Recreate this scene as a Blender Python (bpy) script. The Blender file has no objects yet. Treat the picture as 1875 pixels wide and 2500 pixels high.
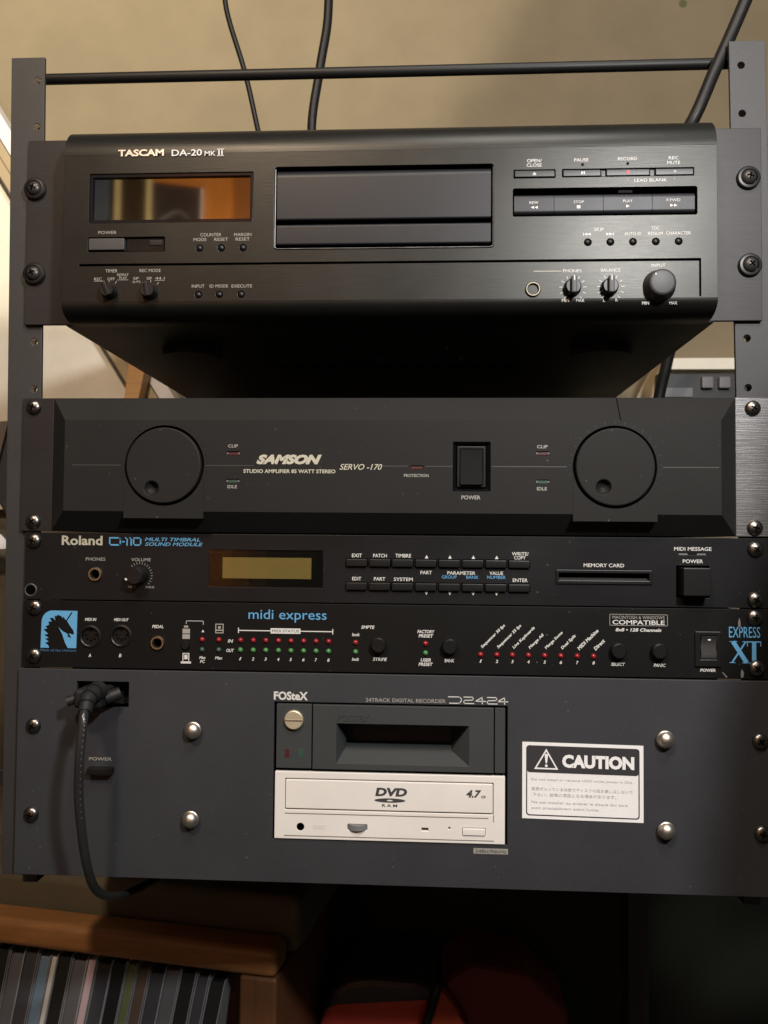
import bpy, bmesh, math, random
from mathutils import Vector, Matrix
R = math.radians
random.seed(7)
sc = bpy.context.scene
MM = 0.001

# ------------------------------------------------------------------ camera
CX, CY, CZ = 26.657, -527.99, -93.366
YAW, PITCH, ROLL, FPX = .0534, .0362, .0086, 1995.09          # focal length in pixels of a 1875 x 2500 frame
cam_d = bpy.data.cameras.new('camera')
cam = bpy.data.objects.new('camera', cam_d)
sc.collection.objects.link(cam)
cam_d.sensor_fit = 'VERTICAL'; cam_d.sensor_height = 36.0
cam_d.lens = FPX / 2500 * 36.0
cam_d.clip_start = 0.01; cam_d.clip_end = 50
BASE = Matrix(((1, 0, 0), (0, 0, -1), (0, 1, 0)))
BASE = Matrix(((1, 0, 0), (0, 0, -1), (0, 1, 0)))
CROT = Matrix.Rotation(YAW, 3, 'Z') @ Matrix.Rotation(PITCH, 3, 'X') @ BASE @ Matrix.Rotation(ROLL, 3, 'Z')
cam.matrix_world = Matrix.Translation((CX*MM, CY*MM, CZ*MM)) @ CROT.to_4x4()
cam_d.dof.use_dof = True; cam_d.dof.focus_distance = 0.53; cam_d.dof.aperture_fstop = 13
sc.camera = cam

def at(px, py, y):
    """point (mm) at depth y seen at (px, py) of the 1659 x 2212 view; used to take measurements of far things"""
    k = 1875/1659
    d = CROT @ Vector(((px*k-937.5)/FPX, -(py*k-1250)/FPX, -1))
    t = (y-CY)/d.y
    return (CX+d.x*t, y, CZ+d.z*t)

# ------------------------------------------------------------------ world and lamps
w = bpy.data.worlds.new('World'); sc.world = w; w.use_nodes = True
w.node_tree.nodes['Background'].inputs[0].default_value = (1.0, .92, .82, 1)
w.node_tree.nodes['Background'].inputs[1].default_value = .045
sc.view_settings.view_transform = 'Standard'; sc.view_settings.look = 'None'
sc.view_settings.exposure = -.12; sc.view_settings.gamma = 1

def lamp(name, kind, loc, power, color, **kw):
    d = bpy.data.lights.new(name, kind); d.energy = power; d.color = color
    tgt = kw.pop('target', None)
    for a, v in kw.items(): setattr(d, a, v)
    o = bpy.data.objects.new(name, d); sc.collection.objects.link(o)
    o.location = [c*MM for c in loc]
    if tgt is not None:
        v = Vector([c*MM for c in tgt]) - o.location
        o.rotation_euler = v.to_track_quat('-Z', 'Y').to_euler()
    return o
lamp('desk_lamp', 'POINT', (300, -650, 330), 27, (1, .99, .985), shadow_soft_size=.03)
lamp('room_lamp', 'AREA', (-300, -950, 900), 12, (1, .77, .56), shape='DISK', size=.14, target=(-150, 0, -150))
lamp('added_top_fill', 'SPOT', (200, -700, 1150), 32, (1, .98, .95), spot_size=R(44), spot_blend=.5, shadow_soft_size=.12, target=(30, 0, -170))  # unseen fill added from above to brighten the amplifier's upper bevel
lamp('wall_lamp', 'SPOT', (-491, -250, 828), 29, (1, .90, .70), spot_size=R(90), spot_blend=.10, shadow_soft_size=.02, target=(-491, 455, 828))
lamp('added_door_fill', 'SPOT', (-300, -900, 300), 50, (1, .74, .45), spot_size=R(125), spot_blend=.6, shadow_soft_size=.1, target=(-600, -1500, 300))  # unseen fill added to brighten the door mirrored in the display windows

# ------------------------------------------------------------------ materials
MATS = {}
def mat(name, col, rough=.5, metal=0., spec=.5, grain=.12, gscale=900., bump=.0, bscale=2500., brushed=False, aniso=0.,
        emit=None, alpha=None, dust=False, rvar=.06, trans=0., stretch=None, stain=0.):
    if name in MATS: return MATS[name]
    m = bpy.data.materials.new(name); m.use_nodes = True
    nt = m.node_tree; b = nt.nodes['Principled BSDF']; N = nt.nodes.new; L = nt.links.new
    b.inputs['Base Color'].default_value = (*col, 1); b.inputs['Roughness'].default_value = rough
    b.inputs['Metallic'].default_value = metal; b.inputs['Specular IOR Level'].default_value = spec
    tc = N('ShaderNodeTexCoord'); mp = N('ShaderNodeMapping'); L(tc.outputs['Object'], mp.inputs[0])
    if stretch: mp.inputs['Scale'].default_value = stretch
    elif brushed: mp.inputs['Scale'].default_value = (.02, 1, 1)
    n1 = N('ShaderNodeTexNoise'); n1.inputs['Scale'].default_value = gscale; n1.inputs['Detail'].default_value = 3
    n2 = N('ShaderNodeTexNoise'); n2.inputs['Scale'].default_value = 18; n2.inputs['Detail'].default_value = 5
    L(mp.outputs[0], n1.inputs['Vector']); L(tc.outputs['Object'], n2.inputs['Vector'])
    add = N('ShaderNodeMath'); add.operation = 'MULTIPLY_ADD'; L(n1.outputs[0], add.inputs[0]); add.inputs[1].default_value = 2*grain
    add.inputs[2].default_value = 1-grain
    ad2 = N('ShaderNodeMath'); ad2.operation = 'MULTIPLY_ADD'; L(n2.outputs[0], ad2.inputs[0]); ad2.inputs[1].default_value = .3+2*stain
    ad2.inputs[2].default_value = .85-stain
    mu = N('ShaderNodeMath'); mu.operation = 'MULTIPLY'; L(add.outputs[0], mu.inputs[0]); L(ad2.outputs[0], mu.inputs[1])
    vm = N('ShaderNodeVectorMath'); vm.operation = 'SCALE'; vm.inputs[0].default_value = col; L(mu.outputs[0], vm.inputs['Scale'])
    L(vm.outputs[0], b.inputs['Base Color'])
    rr = N('ShaderNodeMath'); rr.operation = 'MULTIPLY_ADD'; L(n2.outputs[0], rr.inputs[0]); rr.inputs[1].default_value = 2*rvar
    rr.inputs[2].default_value = rough-rvar; L(rr.outputs[0], b.inputs['Roughness'])
    if bump:
        n3 = N('ShaderNodeTexNoise'); n3.inputs['Scale'].default_value = bscale; n3.inputs['Detail'].default_value = 4
        L(mp.outputs[0], n3.inputs['Vector'])
        bp = N('ShaderNodeBump'); bp.inputs['Strength'].default_value = bump; bp.inputs['Distance'].default_value = .0004
        L(n3.outputs[0], bp.inputs['Height']); L(bp.outputs[0], b.inputs['Normal'])
    if dust:
        n4 = N('ShaderNodeTexNoise'); n4.inputs['Scale'].default_value = 420; n4.inputs['Detail'].default_value = 1
        L(tc.outputs['Object'], n4.inputs['Vector'])
        mr = N('ShaderNodeMapRange'); mr.inputs['From Min'].default_value = .79; mr.inputs['From Max'].default_value = .82; L(n4.outputs[0], mr.inputs['Value'])
        mr.inputs['To Max'].default_value = .35
        mx = N('ShaderNodeMix'); mx.data_type = 'RGBA'; L(mr.outputs[0], mx.inputs[0]); L(vm.outputs[0], mx.inputs[6]); mx.inputs[7].default_value = (.22, .21, .19, 1)
        L(mx.outputs[2], b.inputs['Base Color'])
    if aniso: b.inputs['Anisotropic'].default_value = aniso
    if emit: b.inputs['Emission Color'].default_value = (*emit[:3], 1); b.inputs['Emission Strength'].default_value = emit[3]
    if trans: b.inputs['Transmission Weight'].default_value = trans
    MATS[name] = m
    return m
def glass_cover(name):
    m = bpy.data.materials.new(name); m.use_nodes = True; nt = m.node_tree; nt.nodes.clear(); N = nt.nodes.new
    o = N('ShaderNodeOutputMaterial'); mx = N('ShaderNodeMixShader'); t = N('ShaderNodeBsdfTransparent'); g = N('ShaderNodeBsdfGlossy'); f = N('ShaderNodeFresnel')
    f.inputs['IOR'].default_value = 1.3; g.inputs['Roughness'].default_value = .01; t.inputs[0].default_value = (.9, .9, .9, 1)
    nt.links.new(f.outputs[0], mx.inputs[0]); nt.links.new(t.outputs[0], mx.inputs[1]); nt.links.new(g.outputs[0], mx.inputs[2]); nt.links.new(mx.outputs[0], o.inputs[0])
    return m
GLASSC = glass_cover('display_glass')
RAIL = mat('rail_powder_coat', (.028, .0275, .028), .52, bump=.35, grain=.2, spec=.5)
BEZEL = mat('dark_anodised_aluminium', (.0275, .0270, .0245), .36, metal=.7, spec=.3, bump=.12, brushed=True, grain=.22, gscale=2500)
EAR = mat('dark_brushed_ear', (.032, .030, .030), .45, metal=.5, spec=.3, bump=.15, brushed=True, grain=.2, gscale=2500)
EARB = mat('lit_brushed_metal', (.20, .195, .195), .38, metal=.85, bump=.3, brushed=True, grain=.35, gscale=1500, stain=.2)
DOORM = mat('charcoal_moulded_plastic', (.011, .011, .0135), .42, spec=.3, bump=.08)
BLK = mat('black_plastic', (.007, .007, .007), .38, spec=.35, bump=.05)
BLKM = mat('matte_black', (.006, .006, .006), .8, spec=.2)
HOLE = mat('dark_void', (.002, .002, .002), .9, spec=0)
GLOSS = mat('glossy_black', (.006, .006, .007), .14, rvar=.03)
SAM = mat('amplifier_satin_black', (.0165, .016, .0155), .55, dust=True, bump=.12, grain=.15, spec=.14)
ROL = mat('module_black_panel', (.0078, .0078, .0086), .42, dust=True, rvar=.12, bump=.1, spec=.25, stain=.1)
MOT = mat('interface_black_panel', (.0052, .005, .0047), .5, dust=True, bump=.12, spec=.2, stain=.1)
FOS = mat('recorder_slate_panel', (.0315, .033, .038), .55, dust=True, bump=.25, grain=.18, spec=.4, stain=.04)
DRV = mat('drive_grey_plastic', (.042, .046, .047), .55, spec=.25, bump=.15)
WHT = mat('print_white', (.60, .60, .575), .6)
DIMW = mat('print_grey', (.30, .29, .26), .6)
SILV = mat('print_silver', (.62, .58, .50), .35, metal=.6)
CREAMT = mat('print_cream', (.42, .41, .32), .6)
BLU = mat('print_blue', (.10, .33, .58), .6)
BLUD = mat('print_dark_blue', (.05, .16, .30), .6)
REDP = mat('print_red', (.5, .03, .02), .5)
STK = mat('sticker_white', (.80, .80, .80), .45)
STKB = mat('sticker_black', (.035, .033, .036), .5)
STKG = mat('sticker_grey_print', (.50, .49, .52), .5)
BEIGE = mat('beige_abs_plastic', (.73, .705, .665), .42, bump=.04, grain=.03)
BEIGED = mat('beige_plastic_shade', (.16, .15, .13), .6)
DVDP = mat('dark_grey_print', (.05, .05, .055), .5)
CHROME = mat('bright_steel', (.80, .73, .64), .38, metal=1, grain=.05)
NICK = mat('black_nickel', (.20, .185, .17), .31, metal=1, grain=.05)
BRASS = mat('brass_collar', (.52, .44, .30), .36, metal=1, grain=.06)
GOLD = mat('gold_knob_metal', (.62, .55, .40), .45, metal=.6, grain=.3, brushed=True, gscale=3000)
REDL = mat('red_led_lens', (.27, .015, .02), .22)
GRNL = mat('green_led_lens', (.06, .20, .06), .22)
REDD = mat('dull_red_led', (.065, .014, .014), .4)
GRND = mat('dull_green_led', (.03, .07, .05), .4)
LCD = mat('lcd_olive', (.20, .145, .034), .5, emit=(.20, .155, .03, .04), grain=.05)
WIN = mat('smoked_window', (.23, .225, .22), .04, metal=1, grain=.02, rvar=.01)
WIN2 = mat('dark_window', (.006, .006, .005), .3, spec=.1, grain=.02, rvar=.01)
CAB = mat('black_cable_rubber', (.008, .0078, .0072), .48, spec=.28, bump=.05)
CABG = mat('glossy_cable', (.02, .02, .02), .25)
WALL = mat('beige_wall_paint', (.25, .208, .138), .85, grain=.05, gscale=500, bump=.4, bscale=300, spec=.2, stain=.02)
CHAS = mat('chassis_black_steel', (.012, .012, .011), .5, bump=.3, spec=.3, stain=.2)
CREAM = mat('cream_board', (.86, .82, .70), .55)
TAN = mat('tan_laminate_edge', (.42, .33, .20), .5)
WOOD = mat('pine_wood', (.62, .36, .15), .5, stretch=(3, 3, 60), gscale=8, grain=.25)
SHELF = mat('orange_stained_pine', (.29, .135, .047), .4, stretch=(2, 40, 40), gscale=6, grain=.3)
FLOOR = mat('dark_carpet', (.030, .034, .026), .95, bump=1, bscale=600)
DKGRN = mat('dark_green_backing', (.018, .022, .016), .9, bump=.8, bscale=900)
OLIVE = mat('olive_beige_cloth', (.10, .085, .055), .9, bump=.6, bscale=900, stain=.15)
RED = mat('red_nylon', (.45, .05, .035), .6, bump=.3, bscale=700)
REDO = mat('lit_red_nylon', (.34, .045, .015), .55, bump=.3, bscale=700)
DOORW = mat('orange_door_wood', (.62, .24, .05), .5, stretch=(30, 30, 2), gscale=6, grain=.2)
GREY = mat('mid_grey_plastic', (.16, .16, .17), .5)
DGREY = mat('dark_grey_plastic', (.035, .035, .037), .5)
WHITEB = mat('white_painted_board', (.80, .80, .82), .5)

# ------------------------------------------------------------------ geometry helpers, all in millimetres of the world
ORI = {}
def link(name, me, m, parent, origin):
    o = bpy.data.objects.new(name, me)
    if m is not None and len(me.materials) == 0: me.materials.append(m)
    sc.collection.objects.link(o)
    po = ORI[parent.name] if parent else Vector((0, 0, 0))
    o.location = (Vector(origin)-po)*MM
    if parent: o.parent = parent
    ORI[o.name] = Vector(origin)
    return o
def mesh(name, verts, faces, m, parent=None, smooth=None, recalc=True, kind=None):
    xs = [v[0] for v in verts]; ys = [v[1] for v in verts]; zs = [v[2] for v in verts]
    c = Vector(((min(xs)+max(xs))/2, (min(ys)+max(ys))/2, (min(zs)+max(zs))/2))
    me = bpy.data.meshes.new(name)
    me.from_pydata([(Vector(v)-c)*MM for v in verts], [], faces)
    if recalc:
        bm = bmesh.new(); bm.from_mesh(me); bmesh.ops.recalc_face_normals(bm, faces=bm.faces); bm.to_mesh(me); bm.free()
    if smooth:
        me.shade_smooth(); me.set_sharp_from_angle(angle=R(smooth))
    o = link(name, me, m, parent, c)
    if smooth and len(faces) < 1500:
        wn = o.modifiers.new('weighted_normals', 'WEIGHTED_NORMAL'); wn.keep_sharp = True; wn.weight = 100
    if kind: o['kind'] = kind
    return o
def root(name, label, cat, loc, group=None):
    o = bpy.data.objects.new(name, None); o.empty_display_size = .02
    sc.collection.objects.link(o); o.location = Vector(loc)*MM; ORI[o.name] = Vector(loc)
    o['label'] = label; o['category'] = cat
    if group: o['group'] = group
    return o
def tag(o, label, cat, group=None):
    o['label'] = label; o['category'] = cat
    if group: o['group'] = group
    return o
def boxvf(x0, x1, y0, y1, z0, z1, bev=0., seg=2):
    bm = bmesh.new(); bmesh.ops.create_cube(bm, size=1)
    for v in bm.verts:
        v.co = Vector(((x0+x1)/2+v.co.x*(x1-x0), (y0+y1)/2+v.co.y*(y1-y0), (z0+z1)/2+v.co.z*(z1-z0)))
    if bev: bmesh.ops.bevel(bm, geom=bm.edges[:], offset=bev, segments=seg, affect='EDGES', profile=.5)
    bm.verts.index_update()
    r = [tuple(v.co) for v in bm.verts], [[v.index for v in f.verts] for f in bm.faces]
    bm.free(); return r
def box(name, x0, x1, y0, y1, z0, z1, m, parent=None, bev=0., seg=2, rot=None, **kw):
    V, F = boxvf(x0, x1, y0, y1, z0, z1, bev, seg)
    if rot is not None:
        c = Vector(((x0+x1)/2, (y0+y1)/2, (z0+z1)/2))
        V = [tuple(c + rot @ (Vector(v)-c)) for v in V]
    return mesh(name, V, F, m, parent, smooth=40 if bev else None, **kw)
def join(parts):
    V = []; F = []
    for v, f in parts:
        n = len(V); V += v; F += [[i+n for i in q] for q in f]
    return V, F
def lathevf(cx, cz, prof, n=28, ph=0.):
    """prof: (radius, y) from the front tip backwards; axis along y"""
    V = []; F = []; rings = []
    for r, y in prof:
        if r < 1e-6: rings.append([len(V)]); V.append((cx, y, cz))
        else:
            rings.append(list(range(len(V), len(V)+n)))
            V += [(cx+r*math.cos(ph+2*math.pi*i/n), y, cz+r*math.sin(ph+2*math.pi*i/n)) for i in range(n)]
    for a, b in zip(rings, rings[1:]):
        for i in range(n):
            j = (i+1) % n
            q = [a[i % len(a)], a[j % len(a)], b[j % len(b)], b[i % len(b)]]
            u = []
            for k in q:
                if k not in u: u.append(k)
            if len(u) > 2: F.append(u)
    return V, F
def lathe(name, cx, cz, prof, m, parent=None, n=28, smooth=35, **kw):
    V, F = lathevf(cx, cz, prof, n)
    return mesh(name, V, F, m, parent, smooth=smooth, **kw)
def circ(cx, cz, r, n=32): return [(cx+r*math.cos(2*math.pi*i/n), cz+r*math.sin(2*math.pi*i/n)) for i in range(n)]
def rect(x0, x1, z0, z1, r=0., n=5):
    if not r: return [(x0, z0), (x1, z0), (x1, z1), (x0, z1)]
    P = []
    for cx, cz, a in ((x1-r, z0+r, -90), (x1-r, z1-r, 0), (x0+r, z1-r, 90), (x0+r, z0+r, 180)):
        for i in range(n+1):
            t = R(a+90*i/n); P.append((cx+r*math.cos(t), cz+r*math.sin(t)))
    return P
def plate(name, outer, holes, y0, y1, m, parent=None, bev=0., **kw):
    """flat plate with outline and holes in the xz plane; front face at y0, back at y1"""
    cu = bpy.data.curves.new(name, 'CURVE'); cu.dimensions = '2D'; cu.fill_mode = 'BOTH'
    for poly in [outer]+list(holes):
        s = cu.splines.new('POLY'); s.points.add(len(poly)-1); s.use_cyclic_u = True
        for p, (a, b) in zip(s.points, poly): p.co = (a, b, 0, 1)
    cu.extrude = max((y1-y0)/2-bev, .001); cu.bevel_depth = bev; cu.bevel_resolution = 1; cu.offset = -bev
    ob = bpy.data.objects.new('tmp', cu); me = bpy.data.meshes.new_from_object(ob)
    yc = (y0+y1)/2
    V = [(v.co.x, yc-v.co.z, v.co.y) for v in me.vertices]; F = [list(p.vertices) for p in me.polygons]
    bpy.data.objects.remove(ob); bpy.data.curves.remove(cu); bpy.data.meshes.remove(me)
    bm = bmesh.new(); bv = [bm.verts.new(v) for v in V]
    for f in F:
        try: bm.faces.new([bv[i] for i in f])
        except ValueError: pass
    bmesh.ops.remove_doubles(bm, verts=bm.verts, dist=.0005); bm.verts.index_update()
    V = [tuple(v.co) for v in bm.verts]; F = [[v.index for v in f.verts] for f in bm.faces]; bm.free()
    return mesh(name, V, F, m, parent, **kw)
def textvf(s, x0, x1, zc, h, y, bold=0., shear=0., space=1., rot=0.):
    cu = bpy.data.curves.new('t', 'FONT'); cu.body = s; cu.size = 10; cu.offset = bold; cu.shear = shear; cu.space_character = space
    cu.extrude = .0; cu.resolution_u = 3; cu.align_x = 'LEFT'
    ob = bpy.data.objects.new('tmp', cu); me = bpy.data.meshes.new_from_object(ob)
    P = [(v.co.x, v.co.y) for v in me.vertices]; F = [list(p.vertices) for p in me.polygons]
    bpy.data.objects.remove(ob); bpy.data.curves.remove(cu); bpy.data.meshes.remove(me)
    a0 = min(p[0] for p in P); a1 = max(p[0] for p in P); b0 = min(p[1] for p in P); b1 = max(p[1] for p in P)
    W = x1-x0; xm = (x0+x1)/2
    V = []
    for a, b in P:
        u = ((a-a0)/(a1-a0)-.5)*W; v = ((b-b0)/(b1-b0)-.5)*h
        V.append((xm+u*math.cos(rot)-v*math.sin(rot), y, zc+u*math.sin(rot)+v*math.cos(rot)))
    return V, F
def text(name, s, x0, x1, zc, h, y, m, parent, **kw):
    V, F = textvf(s, x0, x1, zc, h, y, **kw)
    return mesh(name, V, F, m, parent, recalc=False)
def caps(y, m, parent, rows, name='caption', **kw):
    for r in rows: text(name, r[0], r[1], r[2], r[3], r[4], y, r[5] if len(r) > 5 else m, parent, **kw)
def cat_rom(P, n=10):
    P = [Vector(p) for p in P]; Q = [2*P[0]-P[1]]+P+[2*P[-1]-P[-2]]; out = []
    for i in range(1, len(Q)-2):
        a, b, c, d = Q[i-1:i+3]
        for k in range(n):
            t = k/n
            out.append(.5*((2*b)+(c-a)*t+(2*a-5*b+4*c-d)*t*t+(3*b-a-3*c+d)*t**3))
    return out+[P[-1]]
def tubevf(path, r, n=14, sub=10, radii=None, cap=True):
    P = cat_rom(path, sub) if sub else [Vector(p) for p in path]
    V = []; F = []; up = Vector((.3, 1, .2)).normalized()
    for i, p in enumerate(P):
        t = (P[min(i+1, len(P)-1)]-P[max(i-1, 0)]).normalized()
        a = (up-up.dot(t)*t).normalized(); b = t.cross(a); up = a
        rr = radii(i/(len(P)-1)) if radii else r
        V += [tuple(p+rr*(a*math.cos(2*math.pi*k/n)+b*math.sin(2*math.pi*k/n))) for k in range(n)]
    for i in range(len(P)-1):
        for k in range(n): F.append([i*n+k, i*n+(k+1) % n, (i+1)*n+(k+1) % n, (i+1)*n+k])
    if cap: F.append(list(range(n))); F.append([len(V)-n+k for k in range(n)])
    return V, F
def tube(name, path, r, m, parent=None, **kw):
    kind = kw.pop('kind', None)
    V, F = tubevf(path, r, **kw); return mesh(name, V, F, m, parent, smooth=50, kind=kind)
def loft_x(name, prof, x0, x1, m, parent, smooth=40):
    """closed (y, z) outline swept along x"""
    n = len(prof); V = [(x0, y, z) for y, z in prof]+[(x1, y, z) for y, z in prof]
    F = [[i, (i+1) % n, n+(i+1) % n, n+i] for i in range(n)]+[list(range(n)), list(range(n, 2*n))]
    return mesh(name, V, F, m, parent, smooth=smooth)
def copy(o, parent, loc, rotm=None):
    c = o.copy(); sc.collection.objects.link(c); c.parent = parent
    c.location = (Vector(loc)-ORI[parent.name])*MM; ORI[c.name] = Vector(loc)
    if rotm is not None: c.rotation_euler = (0, rotm, 0)
    for ch in list(o.children):
        d = ch.copy(); sc.collection.objects.link(d); d.parent = c; ORI[d.name] = Vector(loc)
    return c

# screw: dome head with a cross recess; the first is built, the rest are copies
def screw(parent, x, z, y, proto={}, r=5.0, h=3.0, m=None, turn=0., kind='screw', washer=False):
    key = (kind, r)
    if key not in proto:
        prof = [(0, -h)]+[(r*math.sin(R(a)), -h*math.cos(R(a))) for a in (15, 30, 45, 60, 75, 90)]+[(r, .4), (0, .4)]
        V, F = lathevf(0, 0, prof, 28)
        me = bpy.data.meshes.new(kind)
        me.from_pydata([Vector(v)*MM for v in V], [], F)
        bm = bmesh.new(); bm.from_mesh(me); bmesh.ops.recalc_face_normals(bm, faces=bm.faces); bm.to_mesh(me); bm.free()
        me.shade_smooth(); me.set_sharp_from_angle(angle=R(50)); me.materials.append(m or NICK)
        a = r*.42; t = r*.10
        if kind != 'standoff_cap':
            V2, F2 = join([boxvf(-a, a, -h-.05, -h*.5, -t, t), boxvf(-t, t, -h-.06, -h*.5, -a, a)])
            m2 = bpy.data.meshes.new('cross_recess'); m2.from_pydata([Vector(v)*MM for v in V2], [], F2); m2.materials.append(HOLE)
        else:
            V2, F2 = lathevf(0, 0, [(r*1.0, -.2), (r*1.12, .1), (r*1.12, 1.2), (r*.5, 1.2)], 28)
            m2 = bpy.data.meshes.new('collar'); m2.from_pydata([Vector(v)*MM for v in V2], [], F2); m2.materials.append(CHROME)
            m2.shade_smooth()
        proto[key] = (me, m2)
    me, m2 = proto[key]
    o = link(kind, me, None, parent, (x, y, z)); o.rotation_euler = (0, turn, 0)
    c = link('cross_recess' if kind != 'standoff_cap' else 'collar', m2, None, o, (x, y, z))
    if washer:
        lathe('washer', x, z, [(5.2, y-1.2), (6.6, y-1.0), (7.4, y-.2), (7.4, y+.9), (4, y+.9)], BLK, parent)
    return o
def jack(parent, x, z, y, ro=4.7, ri=2.6, m=None):
    j = lathe('jack_socket', x, z, [(ri, y+6), (ri, y-.8), (ri+.5, y-1.6), (ro-.6, y-1.6), (ro, y-.6), (ro, y+.5)], m or BRASS, parent)
    lathe('socket_bore', x, z, [(0, y+5), (ri*.98, y+5), (ri*.98, y-.2)], HOLE, j)
    return j
def led(parent, x, z, y, m, r=1.7):
    return lathe('indicator_light', x, z, [(0, y-r*.9), (r*.5, y-r*.78), (r*.87, y-r*.45), (r, y), (r*1.02, y+.6)], m, parent, n=16, smooth=60)

# ================================================================== SETTING
WY = 455
wp = [at(-260, -260, WY), at(1900, -260, WY)]
wall = box('wall', -1400, 1400, WY, WY+60, -760, 1500, WALL); wall['kind'] = 'structure'
fl = box('floor', -1600, 1600, -1700, WY, -790, -760.5, FLOOR); fl['kind'] = 'structure'

# ================================================================== RACK
rack = root('equipment_rack', 'dark grey steel rack frame with two drilled rails and a round crossbar', 'rack', (0, 100, -700))
LEAN = -.0135
def railx(x, z): return x+LEAN*(z+90)
def rail(side):
    if side < 0: xi, xo, hx = -229.6, -252.6, -234.6
    else: xi, xo, hx = 223.5, 246.5, 231.0
    z0, z1 = -312.5, 232
    holes = []
    u = 0
    for k in range(-7, 6):                       # rack units counted from the top edge of the amplifier
        for d in (6.35, 22.2, 38.1):
            z = 44.45*k+d
            if z0+6 < z < z1-10 and (z > 172 or 0 < z < 50):
                if side > 0 and not any(abs(z-q) < 4 for q in (6.35, 37.3, 184, 215)): continue
                if side < 0 and not any(abs(z-q) < 4 for q in (6.35, 37.3, 50.8, 184, 215)): continue
                holes.append(circ(railx(hx, z), z, 2.3, 16))
    o = plate('rail', [(railx(xo, z0), z0), (railx(xi, z0), z0), (railx(xi, z1), z1), (railx(xo, z1), z1)], holes, 0, 2.6, RAIL, rack, bev=.35)
    # threaded edge of every open hole, the folded flange behind the rail
    for h in holes:
        cx = sum(p[0] for p in h)/len(h); cz = sum(p[1] for p in h)/len(h)
        lathe('threaded_hole', cx, cz, [(2.3, .5), (2.0, 2.7), (2.25, 3.4), (2.0, 4.1), (2.25, 4.8), (2.0, 7)], CHROME if side < 0 else NICK, o, n=16)
    xs = (xo, xo+2.4) if side < 0 else (xo-2.4, xo)
    V = []
    for z in (z0, z1):
        for x in xs:
            for y in (2.62, 30): V.append((railx(x, z), y, z))
    mesh('rail_flange', V, [[0, 1, 3, 2], [4, 5, 7, 6], [0, 1, 5, 4], [2, 3, 7, 6], [0, 2, 6, 4], [1, 3, 7, 5]], RAIL, rack)
rail(-1); rail(1)
tube('crossbar', [(-250, 20, 228.3), (0, 20, 228.5), (238, 20, 229)], 3.65, CAB, rack, sub=8, n=18)
for s in (-1, 1):
    box('side_arm', *( (-251, -240) if s < 0 else (236, 247)), 30, 330, -330, -312.8, RAIL, rack, bev=1)
    box('foot_post', *( (-249, -229) if s < 0 else (226, 246)), 300, 330, -757, -330.5, RAIL, rack, bev=1)

# ================================================================== CASSETTE RECORDER (top)
tas = root('tape_recorder', 'wide black digital tape recorder with amber display window, topmost unit in the rack', 'tape recorder', (0, 0, 46))
ty = -25.
FL, FR = -207, 202.5
ears = []
for s in (-1, 1):
    x0, x1 = (-242.0, -206) if s < 0 else (201.5, 237.6)
    plate('rack_ear', rect(x0, x1, 48.6, 173), [], -3.2, -.2, EAR, tas, bev=.3)
# rounded brow and chin of the bezel
def arc(cy, cz, ry, rz, a0, a1, n=8): return [(cy+ry*math.cos(R(a0+(a1-a0)*i/n)), cz+rz*math.sin(R(a0+(a1-a0)*i/n))) for i in range(n+1)]
brow = arc(-7, 152, -18, 21, 0, 90, 20)+[(-3, 173.2), (-3, 152)]
loft_x('bezel_brow', brow, FL, FR, BEZEL, tas)
chin = arc(-9, 57, -16, 10, 0, -90, 16)+[(-3, 46.8), (-3, 57)]
loft_x('bezel_chin', chin, FL, FR, BEZEL, tas)
bholes = [(-118.4, 90.9), (-104.5, 90.9), (-90.7, 90.9), (-118.7, 61.2), (-105.3, 61.2), (-91.4, 61.2),
          (124.1, 92), (137.8, 92), (151.5, 92), (165.3, 92), (179.1, 92)]
holes = [rect(-190.3, -84.7, 107.6, 139.6, 1), rect(-190.4, -140.8, 89.1, 98.6, .8), rect(-71.2, 66.4, 89.2, 142.2, 2),
         rect(78.6, 104.3, 132.6, 138, .6), rect(108.4, 188.6, 132.9, 138, .6), rect(78.2, 190.4, 108.6, 126.2, 1.2),
         rect(-196, 191.4, 80, 81.4), rect(191.4, 192.3, 57.2, 81.4)]
holes[6:8] = [[(-196, 80), (191.4, 80), (191.4, 58), (192.4, 58), (192.4, 81.4), (-196, 81.4)]]
holes += [circ(x, z, 2.3, 20) for x, z in bholes]
plate('front_panel', rect(FL, FR, 57, 152), holes, ty, ty+2.4, BEZEL, tas, bev=.18)
box('chassis', -214, 208, -2.9, 318, 47.5, 166, CHAS, tas, bev=1)
box('panel_backing', FL+2, FR-2, ty+6.4, -3.3, 57.5, 151, HOLE, tas)
for x, z in bholes:
    lathe('push_button', x, z, [(0, ty-.9), (1.1, ty-.75), (1.75, ty-.2), (1.9, ty+.6), (1.9, ty+3)], BLK, tas, n=20)
# display window
fw = plate('display_frame', rect(-190.2, -84.8, 107.7, 139.5, 1), [rect(-188.2, -86.6, 110, 137.4, .6)], ty+.7, ty+4, GLOSS, tas, bev=.3)
box('display_window', -189, -86, ty+2.4, ty+3.4, 109, 138.4, WIN, fw)
# power button bar
pb = box('power_button', -189.7, -166.6, ty-1.2, ty+5, 90.0, 97.6, DGREY, tas, bev=.7)
box('remote_sensor', -165.8, -141.6, ty+1.4, ty+4, 89.8, 98.0, GLOSS, tas, bev=.3)
box('sensor_lens', -151, -143, ty+.9, ty+1.6, 93.4, 96.8, BLK, tas, bev=.3)
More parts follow.
